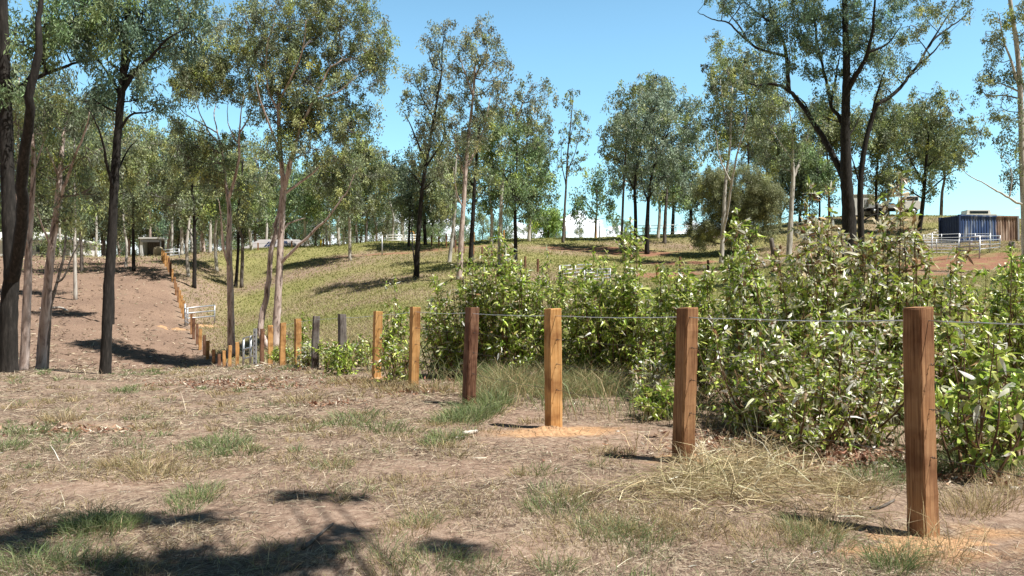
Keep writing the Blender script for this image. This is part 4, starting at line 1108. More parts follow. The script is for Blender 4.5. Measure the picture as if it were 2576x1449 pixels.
# ---- right middle group
tree('gum_tree', 'slim grey trunk at the left edge of the rounded grey-green clump', 88,
     [(1563, 618), (1566, 540), (1570, 450), (1576, 360), (1582, 290)], (7, 3), [],
     [(1600, 230, 40, 28), (1640, 205, 34, 20), (1560, 270, 34, 28), (1585, 300, 34, 26), (1535, 330, 28, 24), (1560, 370, 36, 28), (1530, 390, 24, 20), (1580, 420, 28, 20)], 'grey', 'olive', cover=.8, clump=.6)
tree('gum_tree', 'dark trunk carrying the rounded grey-green crown on the crest, left of its two', 86,
     [(1598, 620), (1599, 540), (1597, 470), (1606, 400), (1616, 330)], (10, 4), [(4, (1597, 480), (1570, 430), (1550, 390))],
     [(1640, 280, 44, 34), (1600, 320, 44, 34), (1660, 240, 34, 26), (1650, 330, 44, 32), (1610, 370, 42, 32), (1570, 340, 36, 28), (1600, 430, 38, 26)], 'dark', 'grey', cover=.95, clump=.6)
tree('gum_tree', 'forked dark trunk under the rounded grey-green crown, right one of its two', 84,
     [(1628, 622), (1629, 560), (1632, 500), (1640, 440), (1660, 370)], (12, 4), [(5, (1631, 510), (1616, 470), (1612, 420)), (5, (1632, 500), (1655, 460), (1660, 430))],
     [(1690, 300, 40, 34), (1720, 260, 34, 30), (1740, 310, 32, 34), (1690, 370, 44, 32), (1650, 390, 42, 30), (1730, 370, 34, 30), (1670, 440, 42, 28), (1720, 430, 34, 26), (1640, 470, 30, 20), (1735, 470, 24, 18)], 'dark', 'grey', cover=.95, clump=.6)
tree('gum_tree', 'grey trunk in front of the white two-rail skyline fence, near the dense wattle', 92,
     [(1672, 612), (1673, 560), (1676, 500), (1680, 440)], (10, 5), [], [(1680, 470, 40, 26), (1710, 500, 30, 22), (1650, 500, 28, 18), (1690, 420, 38, 28)], 'grey', 'green', cover=.9, clump=.6)
tree('gum_tree', 'reddish dark trunk behind the white two-rail skyline fence', 112,
     [(1692, 600), (1693, 560), (1694, 520), (1692, 470)], (10, 5), [], [(1700, 480, 34, 26), (1730, 520, 22, 16), (1690, 440, 30, 24)], 'dark', 'dark', cover=.9)
tree('wattle_tree', 'dense dome-shaped olive wattle reaching down to the grass', 80,
     [(1852, 640), (1852, 560), (1850, 500)], (9, 4), [],
     fan(1850, 515, 95, 82, 32, 26, 36) + [(1850, 440, 50, 22), (1800, 470, 36, 26), (1905, 475, 40, 28), (1770, 570, 34, 30), (1930, 560, 34, 34), (1765, 600, 26, 22)], 'grey', 'wattle', cover=1.5, clump=.5, dens=1.3, leaf=(.17, .06))
tree('gum_tree', 'pale forked double trunk in front of the dome-shaped wattle', 74,
     [(1815, 650), (1818, 590), (1822, 520), (1826, 450), (1836, 370), (1838, 300), (1842, 220)], (11, 4),
     [(8, (1820, 600), (1832, 520), (1848, 430), (1866, 350), (1880, 280)), (5, (1824, 470), (1812, 400), (1800, 330)), (4, (1836, 360), (1820, 280), (1812, 200))],
     [(1800, 110, 26, 26), (1825, 140, 26, 26), (1790, 170, 22, 30), (1830, 190, 30, 30), (1795, 230, 28, 32), (1850, 240, 32, 32), (1885, 200, 26, 26), (1820, 280, 32, 30), (1870, 300, 34, 30), (1800, 330, 36, 28), (1840, 340, 34, 26), (1785, 370, 26, 26), (1890, 350, 26, 26), (1810, 395, 34, 20), (1770, 290, 14, 24)], 'pale', 'olive', cover=.72, clump=.5)
tree('white_gum', 'bright white trunk forking high, left of the biggest dark tree', 66,
     [(1984, 650), (1988, 580), (1992, 510), (1996, 450), (1994, 390), (1996, 320)], (15, 6),
     [(8, (1996, 450), (2012, 410), (2030, 350), (2040, 310)), (6, (1995, 400), (1970, 370), (1945, 330)), (4, (1996, 330), (1985, 280), (1975, 240))],
     [(1930, 270, 34, 28), (1970, 250, 34, 28), (2010, 280, 36, 30), (2050, 300, 34, 28), (1940, 330, 36, 28), (1985, 340, 30, 22), (1925, 390, 32, 26), (2040, 370, 30, 26), (1960, 410, 28, 22), (1910, 340, 28, 28)], 'pale', 'olive', cover=.75, clump=.48)
tree('gum_tree', 'bright green bushy young tree left of the biggest dark trunk', 62,
     [(2058, 650), (2060, 580), (2062, 520), (2060, 450)], (8, 3), [],
     fan(2062, 420, 44, 50, 10, 22, 30), 'dark', 'green', cover=1.1, clump=.42)
tree('gum_tree', 'dark shaded tree behind the white trunk and the green young tree', 92,
     [(1960, 620), (1962, 560), (1965, 500), (1970, 440)], (8, 4), [(4, (1964, 540), (2000, 480), (2030, 440))],
     fan(1990, 460, 90, 70, 14, 28, 40), 'dark', 'dark', cover=.95)
tree('ironbark_tree', 'biggest dark tree at right with sweeping black limbs', 45,
     [(2140, 690), (2138, 620), (2136, 540), (2131, 480), (2128, 420), (2126, 340), (2128, 250), (2130, 150), (2126, 60), (2124, -60)], (38, 12),
     [(19, (2131, 470), (2112, 425), (2080, 366), (2045, 310), (2010, 255), (1978, 222), (1940, 212), (1905, 216), (1880, 208)),
      (13, (1990, 235), (1985, 170), (1975, 110), (1945, 50), (1930, -20)),
      (13, (2126, 330), (2110, 290), (2092, 260), (2100, 200), (2112, 140)), (15, (2128, 240), (2150, 190), (2175, 150), (2190, 90), (2196, 20), (2205, -60)),
      (9, (2092, 262), (2070, 180), (2055, 90), (2050, 10), (2060, -50)), (7, (1950, 60), (1900, 30), (1860, -10)), (8, (1960, 130), (1915, 125), (1870, 95), (1830, 60), (1790, 50), (1755, 30)), (6, (1880, 105), (1850, 60), (1800, 0)), (7, (2175, 150), (2230, 110), (2270, 60)),
      (6, (2045, 310), (2025, 260), (2000, 240)), (6, (2126, 360), (2150, 320), (2170, 280))],
     [(1880, 70, 34, 28), (1920, 40, 36, 30), (1860, 20, 40, 26), (1960, 60, 36, 34), (1940, 110, 34, 26), (2000, 40, 38, 36), (2020, 100, 34, 30), (1985, 140, 30, 26), (2050, 50, 36, 34), (2070, 120, 30, 26), (2110, 60, 32, 34), (2160, 40, 36, 34), (2150, 110, 28, 26), (2220, 60, 36, 36), (2190, 150, 26, 24), (2250, 20, 40, 34), (2100, 180, 28, 24), (2030, 180, 28, 24), (1960, 180, 28, 22), (2080, 230, 28, 22), (1820, 10, 40, 22), (1790, -20, 40, 24), (2160, 200, 26, 22), (2040, -40, 100, 40), (2200, -50, 90, 40), (1900, -40, 80, 34), (2120, -90, 120, 50), (2060, 290, 28, 20), (1905, 190, 26, 18)] + fan(2060, 90, 160, 110, 22, 26, 40),
     'dark', 'blue', cover=.72, clump=.38)
tree('ironbark_tree', 'second dark trunk leaning right beside the biggest dark tree, long bare limb into the sky', 47,
     [(2166, 690), (2166, 600), (2164, 520), (2166, 440), (2176, 370), (2190, 310), (2204, 266)], (17, 11),
     [(11, (2204, 268), (2240, 240), (2275, 200), (2305, 160), (2330, 120), (2370, 80), (2410, 50), (2450, 20)), (7, (2310, 150), (2350, 130), (2375, 95)), (7, (2190, 310), (2205, 240), (2225, 180), (2245, 140)), (5, (2370, 80), (2390, 30), (2420, -10)), (6, (2166, 470), (2150, 420), (2140, 380)), (5, (2168, 560), (2200, 540), (2240, 536))],
     [(2230, 150, 32, 28), (2260, 110, 30, 28), (2290, 80, 34, 30), (2320, 40, 36, 28), (2360, 20, 36, 24), (2410, 10, 34, 20), (2290, 170, 24, 18), (2330, 150, 22, 16), (2380, 90, 24, 18), (2250, 190, 28, 24), (2215, 220, 28, 24), (2430, 40, 24, 16), (2300, -20, 60, 26), (2200, 290, 30, 24), (2180, 340, 28, 22)],
     'dark', 'olive', cover=.6, clump=.38)
tree('gum_tree', 'broad round-crowned gum on the bank in front of the truck and the container', 88,
     [(2312, 600), (2318, 540), (2324, 480), (2330, 410), (2336, 340)], (13, 5),
     [(5, (2326, 470), (2290, 400), (2270, 350)), (5, (2330, 420), (2380, 370), (2410, 330)), (5, (2324, 490), (2380, 440), (2420, 420)), (4, (2322, 500), (2270, 470), (2230, 450))],
     [(2330, 250, 40, 26), (2370, 265, 34, 26), (2300, 280, 36, 28), (2400, 310, 30, 28), (2350, 310, 40, 28), (2310, 340, 40, 30), (2380, 360, 38, 30), (2420, 370, 28, 30), (2340, 390, 42, 30), (2290, 400, 36, 28), (2270, 340, 34, 30), (2440, 330, 24, 24), (2465, 330, 22, 26), (2300, 450, 34, 24), (2350, 450, 36, 24), (2255, 425, 30, 24), (2345, 490, 20, 16)],
     'dark', 'olive', cover=.82, clump=.6)
tree('gum_tree', 'tall dense gum behind the second dark trunk at right', 96,
     [(2205, 600), (2206, 540), (2204, 470), (2208, 400)], (10, 4), [(4, (2205, 520), (2240, 470), (2260, 440))],
     fan(2215, 370, 60, 110, 20, 28, 38), 'dark', 'olive', cover=.9)
tree('gum_tree', 'olive gum behind the long sweeping limb of the biggest dark tree', 98,
     [(2085, 610), (2086, 540), (2084, 460), (2080, 380)], (9, 4), [], fan(2080, 300, 70, 90, 16, 28, 38), 'grey', 'olive', cover=.85)
tree('gum_tree', 'olive gum behind the pale forked double trunk', 100,
     [(1925, 600), (1928, 520), (1930, 440), (1930, 360)], (8, 4), [], fan(1925, 320, 55, 100, 14, 26, 36), 'grey', 'olive', cover=.85)
tree('white_gum', 'pale trunk cut by the right edge of the picture with a hanging crown', 48,
     [(2580, 680), (2578, 600), (2574, 500), (2570, 400), (2568, 300), (2564, 200), (2556, 110), (2545, 40), (2535, -40)], (18, 9),
     [(8, (2566, 220), (2545, 150), (2525, 90), (2510, 30)), (5, (2566, 230), (2530, 215), (2500, 205)), (7, (2574, 520), (2548, 505), (2520, 485), (2490, 470), (2450, 450), (2420, 425)), (4, (2530, 490), (2545, 450), (2535, 410), (2500, 380)), (5, (2570, 380), (2600, 330), (2620, 300))],
     [(2480, 90, 26, 20), (2520, 110, 26, 22), (2510, 50, 26, 22), (2550, 40, 24, 26), (2500, 150, 22, 16), (2465, 210, 22, 18), (2500, 200, 30, 26), (2540, 210, 26, 30), (2480, 240, 24, 20), (2520, 270, 32, 28), (2550, 310, 24, 30), (2535, 350, 22, 24), (2555, 400, 20, 30), (2560, 460, 16, 22), (2600, 200, 40, 60), (2610, 400, 30, 60), (2545, 440, 14, 16), (2600, 60, 50, 50)],
     'pale', 'olive', cover=.7, clump=.38)

for (lab, px, yb, d, bk, pl, bl) in [
    ('dense olive gum in the middle group behind the tall pale trunk', 1140, 612, 92, 'grey', 'olive', fan(1130, 400, 75, 130, 20, 24, 36)),
    ('broad grey-green gum in the middle group behind the black straight trunk', 1235, 612, 94, 'pale', 'green', fan(1225, 430, 75, 110, 20, 24, 36)),
    ('olive gum in the middle group behind the white straight trunk', 1330, 598, 96, 'pale', 'olive', fan(1325, 420, 65, 120, 18, 24, 34)),
    ('low dark gum in the middle group behind the double-stemmed tree', 1070, 612, 98, 'dark', 'dark', fan(1075, 490, 60, 70, 12, 24, 32)),
    ('wide grey-green gum behind the rounded crown on the crest', 1655, 600, 97, 'pale', 'grey', fan(1640, 350, 100, 130, 26, 28, 40)),
    ('dark gum with low foliage behind the rounded crown on the crest', 1740, 600, 104, 'dark', 'olive', fan(1715, 470, 60, 60, 12, 24, 34)),
    ('tall gum with fine foliage behind the pale forked trunk', 1880, 604, 96, 'grey', 'olive', fan(1875, 250, 75, 130, 22, 26, 38)),
    ('bushy olive gum behind the bright white trunk', 2015, 610, 100, 'grey', 'olive', fan(2000, 380, 80, 110, 22, 26, 38)),
    ('wide olive gum behind the round-crowned tree on the bank', 2370, 560, 118, 'grey', 'olive', fan(2330, 350, 80, 80, 18, 28, 40)),
    ('tall gum behind the black-barked tree at far left', 40, 660, 60, 'pink', 'olive', fan(60, 300, 110, 160, 18, 26, 40)),
    ('leafy gum between the pink forked gum and the tall dark trunk', 190, 690, 64, 'pale', 'olive', fan(200, 360, 80, 140, 16, 24, 38)),
    ('leafy olive gum right of the track fence, behind the slim pink trunk', 474, 690, 79, 'pale', 'olive', fan(430, 410, 75, 120, 15, 24, 36)),
    ('olive gum on the track slope hidden behind the tall dark trunk', 284, 790, 56, 'dark', 'olive', fan(290, 400, 70, 90, 14, 26, 38)),
    ('grey-green gum behind the slim pink trunk', 545, 660, 88, 'pale', 'green', fan(540, 440, 70, 90, 18, 28, 38)),
    ('olive gum whose crown shows right of the twin pink trunks', 880, 628, 86, 'pale', 'olive', fan(880, 450, 90, 80, 20, 28, 38))]:
    tyy = min(q[1] for q in bl)
    tree('gum_tree', lab, d, [(px, yb), (px + rng.uniform(-5, 5), yb - 70), (px + rng.uniform(-8, 8), (yb + tyy)/2), (sum(q[0] for q in bl)/len(bl), tyy + 30)], (9, 3), [], bl, bk, pl, cover=.85, clump=.55 if d > 80 else .45)

for (lab, px, yb, d, bl) in [
    ('leafy shrub tree in front of the white house, left one', 58, 648, 99, fan(60, 590, 34, 30, 8, 16, 24)),
    ('leafy shrub tree in front of the white house, middle one', 118, 648, 98, fan(116, 600, 26, 30, 7, 14, 22)),
    ('leafy shrub tree at the right end of the white house', 186, 648, 98, fan(190, 590, 36, 40, 9, 16, 26))]:
    tree('shrub_tree', lab, d, [(px, yb), (px + 3, yb - 30), (px, yb - 60)], (6, 3), [], bl, 'grey', 'olive', cover=.6, clump=.5)

for k, (px, yb, d, top, lab) in enumerate([
    (150, 640, 103, 380, 'thin pale trunk behind the pink forked gum'), (240, 642, 105, 360, 'thin pale trunk right of the white house'), (375, 640, 108, 370, 'thin pale trunk in front of the small white shed'),
    (430, 636, 112, 400, 'thin white trunk behind the top gate'), (482, 632, 108, 380, 'thin white trunk right of the top gate, by the leaning one'), (560, 628, 110, 400, 'thin white trunk at the left end of the solar roof'),
    (668, 622, 118, 420, 'thin pale trunk behind the solar roof'), (822, 614, 108, 440, 'thin pale trunk right of the solar roof by the yellow marker'), (898, 610, 112, 440, 'thin pale trunk left of the galvanised pipe post'), (985, 604, 112, 430, 'thin pale trunk behind the left white rail gate')]):
    tree('gum_sapling', lab, d, [(px, yb), (px + rng.uniform(-5, 5), (yb*2 + top)/3), (px + rng.uniform(-9, 9), (yb + 2*top)/3), (px + rng.uniform(-10, 10), top)], (6.5, 3), [], fan(px, top + 25, 40, 50, 6, 20, 30), ['pale', 'pink'][k % 3 == 2], 'olive', cover=.6, clump=.55)

# ---- the wood beyond the crest on the left and behind the middle: each tree its own copy
def wood_tree(kind, seed):
    global rng
    keep = rng; rng = np.random.default_rng(seed)
    root = empty('gum_tree', (0, 0, 0), 'olive gum tree in the dense wood beyond the crest', 'tree', 'gums of the wood beyond the crest')
    hgt = 17.0
    tm, bm, cm = MB(), MB(), MB()
    sp = spline([(0, 0, -.5), (rng.normal(0, .2), rng.normal(0, .2), 4), (rng.normal(0, .4), rng.normal(0, .4), 8.5), (rng.normal(0, .6), rng.normal(0, .6), 13)], 5)
    tm.tube(sp, np.linspace(.24, .07, len(sp)), 8, jitter=.04)
    for k in range(30):
        z = rng.uniform(3.4, hgt); rad_ = 3.4*math.sin(np.clip((z-2.5)/(hgt-2), 0.1, 1)*math.pi)**.6 + .3
        a = rng.uniform(0, 6.28); q = rng.uniform(.15, 1)*rad_
        c = np.array([q*math.cos(a), q*math.sin(a), z])
        st = sp[min(len(sp)-1, max(4, int((z-2.2)/13*len(sp))))]
        tm.tube(spline([st, (st+c)/2 + rng.normal(0, .25, 3), c], 3), np.linspace(.06, .012, 7), 5, caps=False)
        n_ = 16; u = unit(rng.normal(0, 1, (n_, 3)))*rng.random((n_, 1))**.45
        pts = c + u*[1.5, 1.5, 1.15]
        crown(cm, pts, .62, 15, .32, .125, kind)
    tm.build('trunk', BARK[['pale', 'grey', 'pink'][seed % 3]], root)
    cm.build('crown', M_LEAF, root, smooth=False)
    rng = keep
    return root
protos = [wood_tree(k, s_) for k, s_ in (('olive', 11), ('green', 12), ('olive', 13), ('blue', 14), ('bronze', 16))]
used = set()
def place_wood(i, x, y, z, sc_, rz, label=None, group=None):
    p = protos[i]
    if i not in used:
        used.add(i); o = p
    else:
        o = p.copy(); COL.objects.link(o)
        for ch in list(p.children):
            c = ch.copy(); COL.objects.link(c); c.parent = o
    o.location = (x, y, z); o.scale = (sc_*rng.uniform(.9, 1.1), sc_*rng.uniform(.9, 1.1), sc_); o.rotation_euler = (0, 0, rz)
    if label: o['label'] = label
    if group: o['group'] = group
    return o
WOOD = [  # px, py of crown top, distance
    (-40,150,112),(20,260,120),(60,330,100),(85,180,128),(125,250,108),(160,330,116),(190,240,124),(230,320,104),(262,200,130),(285,330,112),(320,280,120),(352,350,106),(385,300,126),(420,330,112),(448,380,104),
    (470,300,128),(505,360,114),(540,400,122),(570,330,132),(610,400,112),(645,350,126),(680,420,116),(720,380,130),(760,420,118),(795,400,128),(830,440,112),(865,390,126),(900,420,116),(945,385,124),(975,410,112),
    (30,440,140),(110,430,138),(210,440,142),(300,430,138),(400,440,145),(490,450,140),(580,460,142),(680,470,138),(780,470,142),(880,480,138),(960,470,142)]
WOOD += [(x_ + 9*math.sin(x_), 505 + 40*math.sin(x_*1.7), 150 + 6*math.sin(x_*.9)) for x_ in range(-60, 1090, 62)]
WOOD += [(x_ + 12*math.sin(x_*2.3), 555 + 22*math.sin(x_*1.3), 165 + 6*math.sin(x_*.7)) for x_ in range(-70, 1100, 46)]
for k, (px, py, d) in enumerate(WOOD):
    d = max(d, 121 + (k % 4)*2)
    g = GX(px, d); top = P(px, py, d)[2]
    place_wood(k % 5, g[0], g[1], g[2] - .2, (top - g[2])/17.6, rng.uniform(0, 6.28))
LOW = [(1085,520,128),(1110,540,135),(1140,510,130),(1170,530,136),(1210,515,128),(1240,540,134),(1275,505,132),(1340,545,130),(1365,520,136),(1390,545,126),(1460,555,130),(1545,545,132),(1580,540,128),(1400,548,118),(1620,560,135),(1055,555,132)]
for k, (px, py, d) in enumerate(LOW):
    g = GX(px, d); top = P(px, py, d)[2]; hh = top - g[2]
    place_wood(1 + k % 3, g[0], g[1], g[2] - .9 - hh*.25, hh*1.25/16.5, rng.uniform(0, 6.28), 'low dark tree top showing over the crest behind the middle group', 'low trees behind the middle of the crest')
tree('green_shrub_tree', 'bright green rounded shrub tree on the crest left of the slender tall tree', 106,
     [(1380, 602), (1380, 570), (1380, 550)], (5, 2), [], fan(1375, 550, 36, 34, 10, 18, 26), 'grey', 'lime', cover=1.2)

# trees standing beside and behind the photographer: outside the picture, they shade the foreground
def shade_tree(label, tx, ty, targets, Hc_, rad_):
    root = empty('gum_tree', (tx, ty, h1(tx, ty)), label, 'tree', 'gums shading the foreground')
    bb = np.array(root.location); tm, bm, cm = MB(), MB(), MB()
    sp = spline([(0, 0, -.3), (.1, 0, 3), (-.2, .3, 6), (-.5, .6, Hc_*.95)], 5)
    tm.tube(sp, np.linspace(.2, .07, len(sp)), 10, jitter=.04)
    for (px, py, s_) in targets:
        g = G(px, py); hz = Hc_ + rng.uniform(-.6, .8)
        c = g + np.array(TOSUN)/TOSUN.z*hz - bb
        st = sp[-1 - rng.integers(0, 5)]
        tm.tube(spline([st, (st+c)/2 + [0, 0, -.3], c], 4), np.linspace(.05, .01, 9), 6)
        n_ = int(10*s_*s_/.12) + 4
        u = unit(rng.normal(0, 1, (n_, 3)))*rng.random((n_, 1))**.5
        crown(cm, c + u*s_*[1.15, 1.15, .8], .15, 26, .12, .04, 'olive')
    tm.build('trunk', M_GREYBARK, root); cm.build('crown', M_LEAF, root, smooth=False)
shade_tree('gum tree whose crown shades the left foreground', 4.6, -2.2,
    [(20,1370,.34),(90,1345,.3),(170,1325,.3),(230,1300,.2),(-60,1390,.35),(330,1300,.16),(400,1310,.16),(520,1305,.2),(470,1300,.18),
     (240,1440,.3),(330,1430,.3),(430,1425,.32),(520,1430,.32),(600,1440,.3),(680,1410,.3),(740,1385,.3),(800,1360,.26),(850,1345,.2),(560,1470,.4),(420,1480,.4),(700,1450,.3),(760,1420,.22),(720,1250,.16),(780,1252,.2),(840,1262,.14),(1090,1382,.18),(1150,1385,.16)], 7.5, .4)
# ------------------------------------------------------------------ leafy bushes along the fence
BP = dict(
    g=[(0.42, 0.53, 0.09), (0.29, 0.41, 0.06), (0.52, 0.61, 0.13), (0.17, 0.27, 0.04), (0.60, 0.64, 0.22), (0.34, 0.46, 0.07), (0.13, 0.21, 0.035)],
    d=[(0.30, 0.19, 0.10), (0.42, 0.30, 0.18), (0.22, 0.12, 0.06), (0.56, 0.47, 0.33)],
    w=[(0.74, 0.72, 0.58), (0.80, 0.78, 0.68), (0.62, 0.63, 0.42)],  # pale and bleached leaves, also white sun glints put into leaf colour
    y=[(0.50, 0.55, 0.14), (0.42, 0.48, 0.11)],
    b=[(0.13, 0.19, 0.11), (0.10, 0.15, 0.09)])
M_STEM = noise_col('bush_stem', [(0.3, (0.09, 0.05, 0.03)), (0.7, (0.22, 0.14, 0.08))], (30, 30, 6), 4, 0.9)
def bush(label, cx, d, top, hw, stems=16, leaf=.095, mix=(0.65, 0.08, 0.17, 0.10), tall=(), dry_top=0.0, name='leafy_bush', low=.12, group='leafy bushes along the fence', twigs=11, per=9, parent_cat='bush'):
    foot = GX(cx, d); s = d/F
    root = empty(name, foot, label, parent_cat, group)
    sm, lm = MB(), MB()
    zt = P(cx, top, d)[2] - foot[2]; R_ = hw*s
    C, A, D_ = [], [], []
    tips = [(rng.normal(0, .55)*R_, rng.normal(0, .55)*R_, zt*rng.uniform(.45, .95)) for _ in range(int(stems*1.45))]
    for (px, py) in tall:
        q = P(px, py, d) - foot; tips.append((q[0], rng.normal(0, .2), q[2]))
    for (tx, ty, tz) in tips:
        tx = np.clip(tx, -1.15*R_, 1.15*R_); ty = np.clip(ty, -1.0*R_, 1.0*R_)
        b0 = np.array([tx*.3 + rng.normal(0, .08), ty*.3 + rng.normal(0, .08), -.05])
        mid = np.array([tx*.75, ty*.75, tz*.5]) + rng.normal(0, .06, 3)
        st = spline([b0, mid, (tx, ty, tz)], 6)
        sm.tube(st, np.linspace(.013, .004, len(st)), 5, caps=False)
        nt = int(twigs*max(.5, tz/1.6))
        for t in np.concatenate([rng.uniform(low, 1, nt), [1.0]]):
            k = t*(len(st)-1); i_ = min(int(k), len(st)-2); p = st[i_] + (st[i_+1]-st[i_])*(k-i_)
            a = rng.uniform(0, 6.28); L_ = rng.uniform(.12, .42)*(1.15-.75*t)*1.15
            dr = np.array([math.cos(a), math.sin(a), rng.uniform(.1, .9)]); dr /= np.linalg.norm(dr)
            if t == 1.0: dr = unit(np.array([tx*.2, ty*.2, 1.0])); L_ = .16
            e = p + dr*L_
            sm.tube([p, (p+e)/2 + [0, 0, .02], e], [.005, .004, .002], 4, caps=False)
            m_ = int(per*1.35) + int(rng.integers(0, 5))
            u = rng.uniform(.1, 1.05, m_)[:, None]
            C.append(p + (e-p)*u + rng.normal(0, .012, (m_, 3)))
            av = rng.normal(0, .8, (m_, 3)) + dr*.55; av[:, 2] -= .35
            A.append(av)
            D_.append(np.full(m_, t*tz))
    C = np.vstack(C); A = np.vstack(A); hz = np.concatenate(D_)
    n_ = len(C)
    S = np.cross(A, rng.normal(0, .75, (n_, 3)) + [0, 0, .8])
    kind = rng.choice(4, n_, p=np.array(mix)/sum(mix))
    if dry_top: kind = np.where((hz > zt*.72) & (rng.random(n_) < dry_top), rng.choice([1, 1, 2], n_), kind)
    cols = np.zeros((n_, 3))
    for i_, k in enumerate('gdwy'):
        mm = kind == i_
        cols[mm] = palette(int(mm.sum()), BP[k], .3)
    leaf *= .84
    broad_leaves(lm, C, A, S, leaf*np.clip(rng.lognormal(0, .38, n_), .35, 2.1), leaf*.46*rng.uniform(.65, 1.35, n_), cols, rng.normal(.15, .15, (n_, 1)), rng.normal(.2, .3, (n_, 1)))
    sm.build('stems', M_STEM, root); lm.build('foliage', M_BUSH, root, smooth=True)
    return root

bush('tallest bush with bleached dry leaves at its tip, left of the nearest post', 2055, 10.2, 560, 150, 26, .10, (.54, .12, .28, .07), [(2050, 485), (2070, 510), (2040, 540), (2010, 620), (2090, 560)], .4)
bush('tall bush with a brown withered top behind the nearest post', 2225, 10.4, 580, 130, 24, .10, (.55, .12, .26, .07), [(2250, 470), (2262, 500), (2235, 520), (2210, 560), (2290, 570)], .42)
bush('bush with a bright green leafy sprout rising at its top, right of the second post', 1885, 11.6, 640, 120, 22, .10, (.64, .07, .19, .10), [(1860, 555), (1850, 575), (1880, 580), (1840, 600), (1900, 600)])
bush('bush at right with a few dry curled leaves on bare shoots', 2400, 10.6, 730, 110, 18, .10, (0.69, 0.08, 0.14, 0.09), [(2400, 650), (2375, 690), (2420, 670)], .3)
bush('dark green bush at the right edge of the picture beside the pale trunk', 2555, 12.0, 650, 120, 22, .10, (0.77, 0.04, 0.11, 0.08), [(2550, 640), (2520, 690)])
bush('wide low bush speckled with pale leaves, directly left of the nearest post', 2150, 9.0, 790, 170, 30, .09, (.50, .14, .32, .06), low=.05)
bush('low bush speckled with pale leaves, right behind the second post', 1930, 9.6, 800, 150, 26, .09, (.54, .13, .28, .06), low=.05)
bush('low sprawling bush between the second post and the nearest post, nearest the fence line', 2050, 8.4, 930, 150, 20, .085, (.48, .22, .27, .05), low=.03)
bush('large-leaved young plant directly right of the nearest post', 2440, 7.2, 860, 95, 6, .12, (.74, .05, .17, .04), [(2400, 850), (2480, 840), (2540, 850)], per=5, twigs=6)
bush('large-leaved low plant at the lower right edge behind the wire', 2540, 7.6, 960, 90, 9, .11, (.86, .04, .06, .04), per=7, low=.04)
bush('low green bush behind the wire right of the nearest post', 2420, 8.2, 1000, 100, 9, .10, (.84, .05, .07, .04), low=.04)
bush('yellow-green bush just left of the second post', 1745, 13.0, 670, 105, 26, .10, (0.63, 0.05, 0.13, 0.19))
bush('yellow-green bush with a tall thin shoot against the red bank', 1610, 14.5, 660, 110, 26, .10, (0.65, 0.05, 0.13, 0.17), [(1590, 570), (1605, 590), (1575, 600), (1600, 640)])
bush('yellow-green bush right behind the bright orange post', 1500, 15.0, 665, 105, 26, .10, (0.67, 0.05, 0.13, 0.15), [(1500, 640), (1530, 650), (1470, 680)])
bush('grey-green bush left of the bright orange post', 1390, 16.0, 680, 90, 24, .09, (0.71, 0.06, 0.15, 0.08), [(1375, 650)])
bush('tall dark green bush with a sapling shoot, right of the red-brown post', 1290, 15.5, 655, 95, 26, .10, (0.71, 0.06, 0.15, 0.08), [(1270, 620), (1255, 600), (1290, 640), (1240, 640)])
bush('tall bush with white speckled leaves behind the red-brown post', 1180, 16.0, 670, 85, 24, .10, (.66, .08, .22, .06), [(1160, 660), (1190, 670), (1225, 640)])
bush('bush behind the orange post that leans right', 1110, 16.5, 760, 70, 16, .095, (.72, .10, .13, .05), [(1105, 720)])
bush('thin tall sapling bush behind the upright orange post', 985, 19, 780, 48, 10, .095, (.78, .06, .11, .05), [(990, 710), (975, 730), (1000, 735)])
bush('low bush between the upright orange post and the leaning one', 1000, 15.6, 860, 50, 10, .09, (.70, .14, .12, .04), low=.05)
bush('low green plant between the two grey posts', 850, 20.5, 855, 50, 9, .10, (.72, .12, .10, .06), low=.05)
bush('low plant with white leaves at the foot of the left grey post', 775, 22, 870, 36, 8, .10, (.45, .12, .40, .03), low=.05)
bush('small green plant at the foot of the slim orange posts', 715, 26, 880, 28, 6, .11, (.80, .05, .10, .05), low=.05)
bush('slim dark green sapling behind the left grey post', 765, 27, 790, 16, 6, .10, (.9, .04, .03, .03))
bush('low bush in the grass right of the upright orange post', 905, 21, 850, 40, 8, .10, (.68, .18, .10, .04), low=.05)
bush('small plant with bleached white leaves in front of the second post gap', 1625, 12.6, 905, 32, 6, .085, (.25, .1, .62, .03), low=.1)
bush('low green plant hiding the foot of the right grey post', 868, 18.2, 875, 30, 8, .10, (.80, .08, .08, .04), low=.03)
bush('fallen leafy green branch lying on bare dirt left of the second post', 1655, 10.6, 985, 48, 7, .10, (.88, .04, .05, .03), name='leafy_branch', low=.02, parent_cat='branch')
bush('dark low bush filling the gap behind the yellow-green bushes', 1680, 17, 760, 100, 16, .10, (0.71, 0.06, 0.14, 0.09))
bush('bush in the second row behind the two tallest bushes', 2150, 13, 650, 150, 22, .10, (0.67, 0.08, 0.16, 0.09))
bush('bush in the second row at right behind the dry shoots', 2450, 14, 720, 120, 20, .10, (0.73, 0.05, 0.13, 0.09))

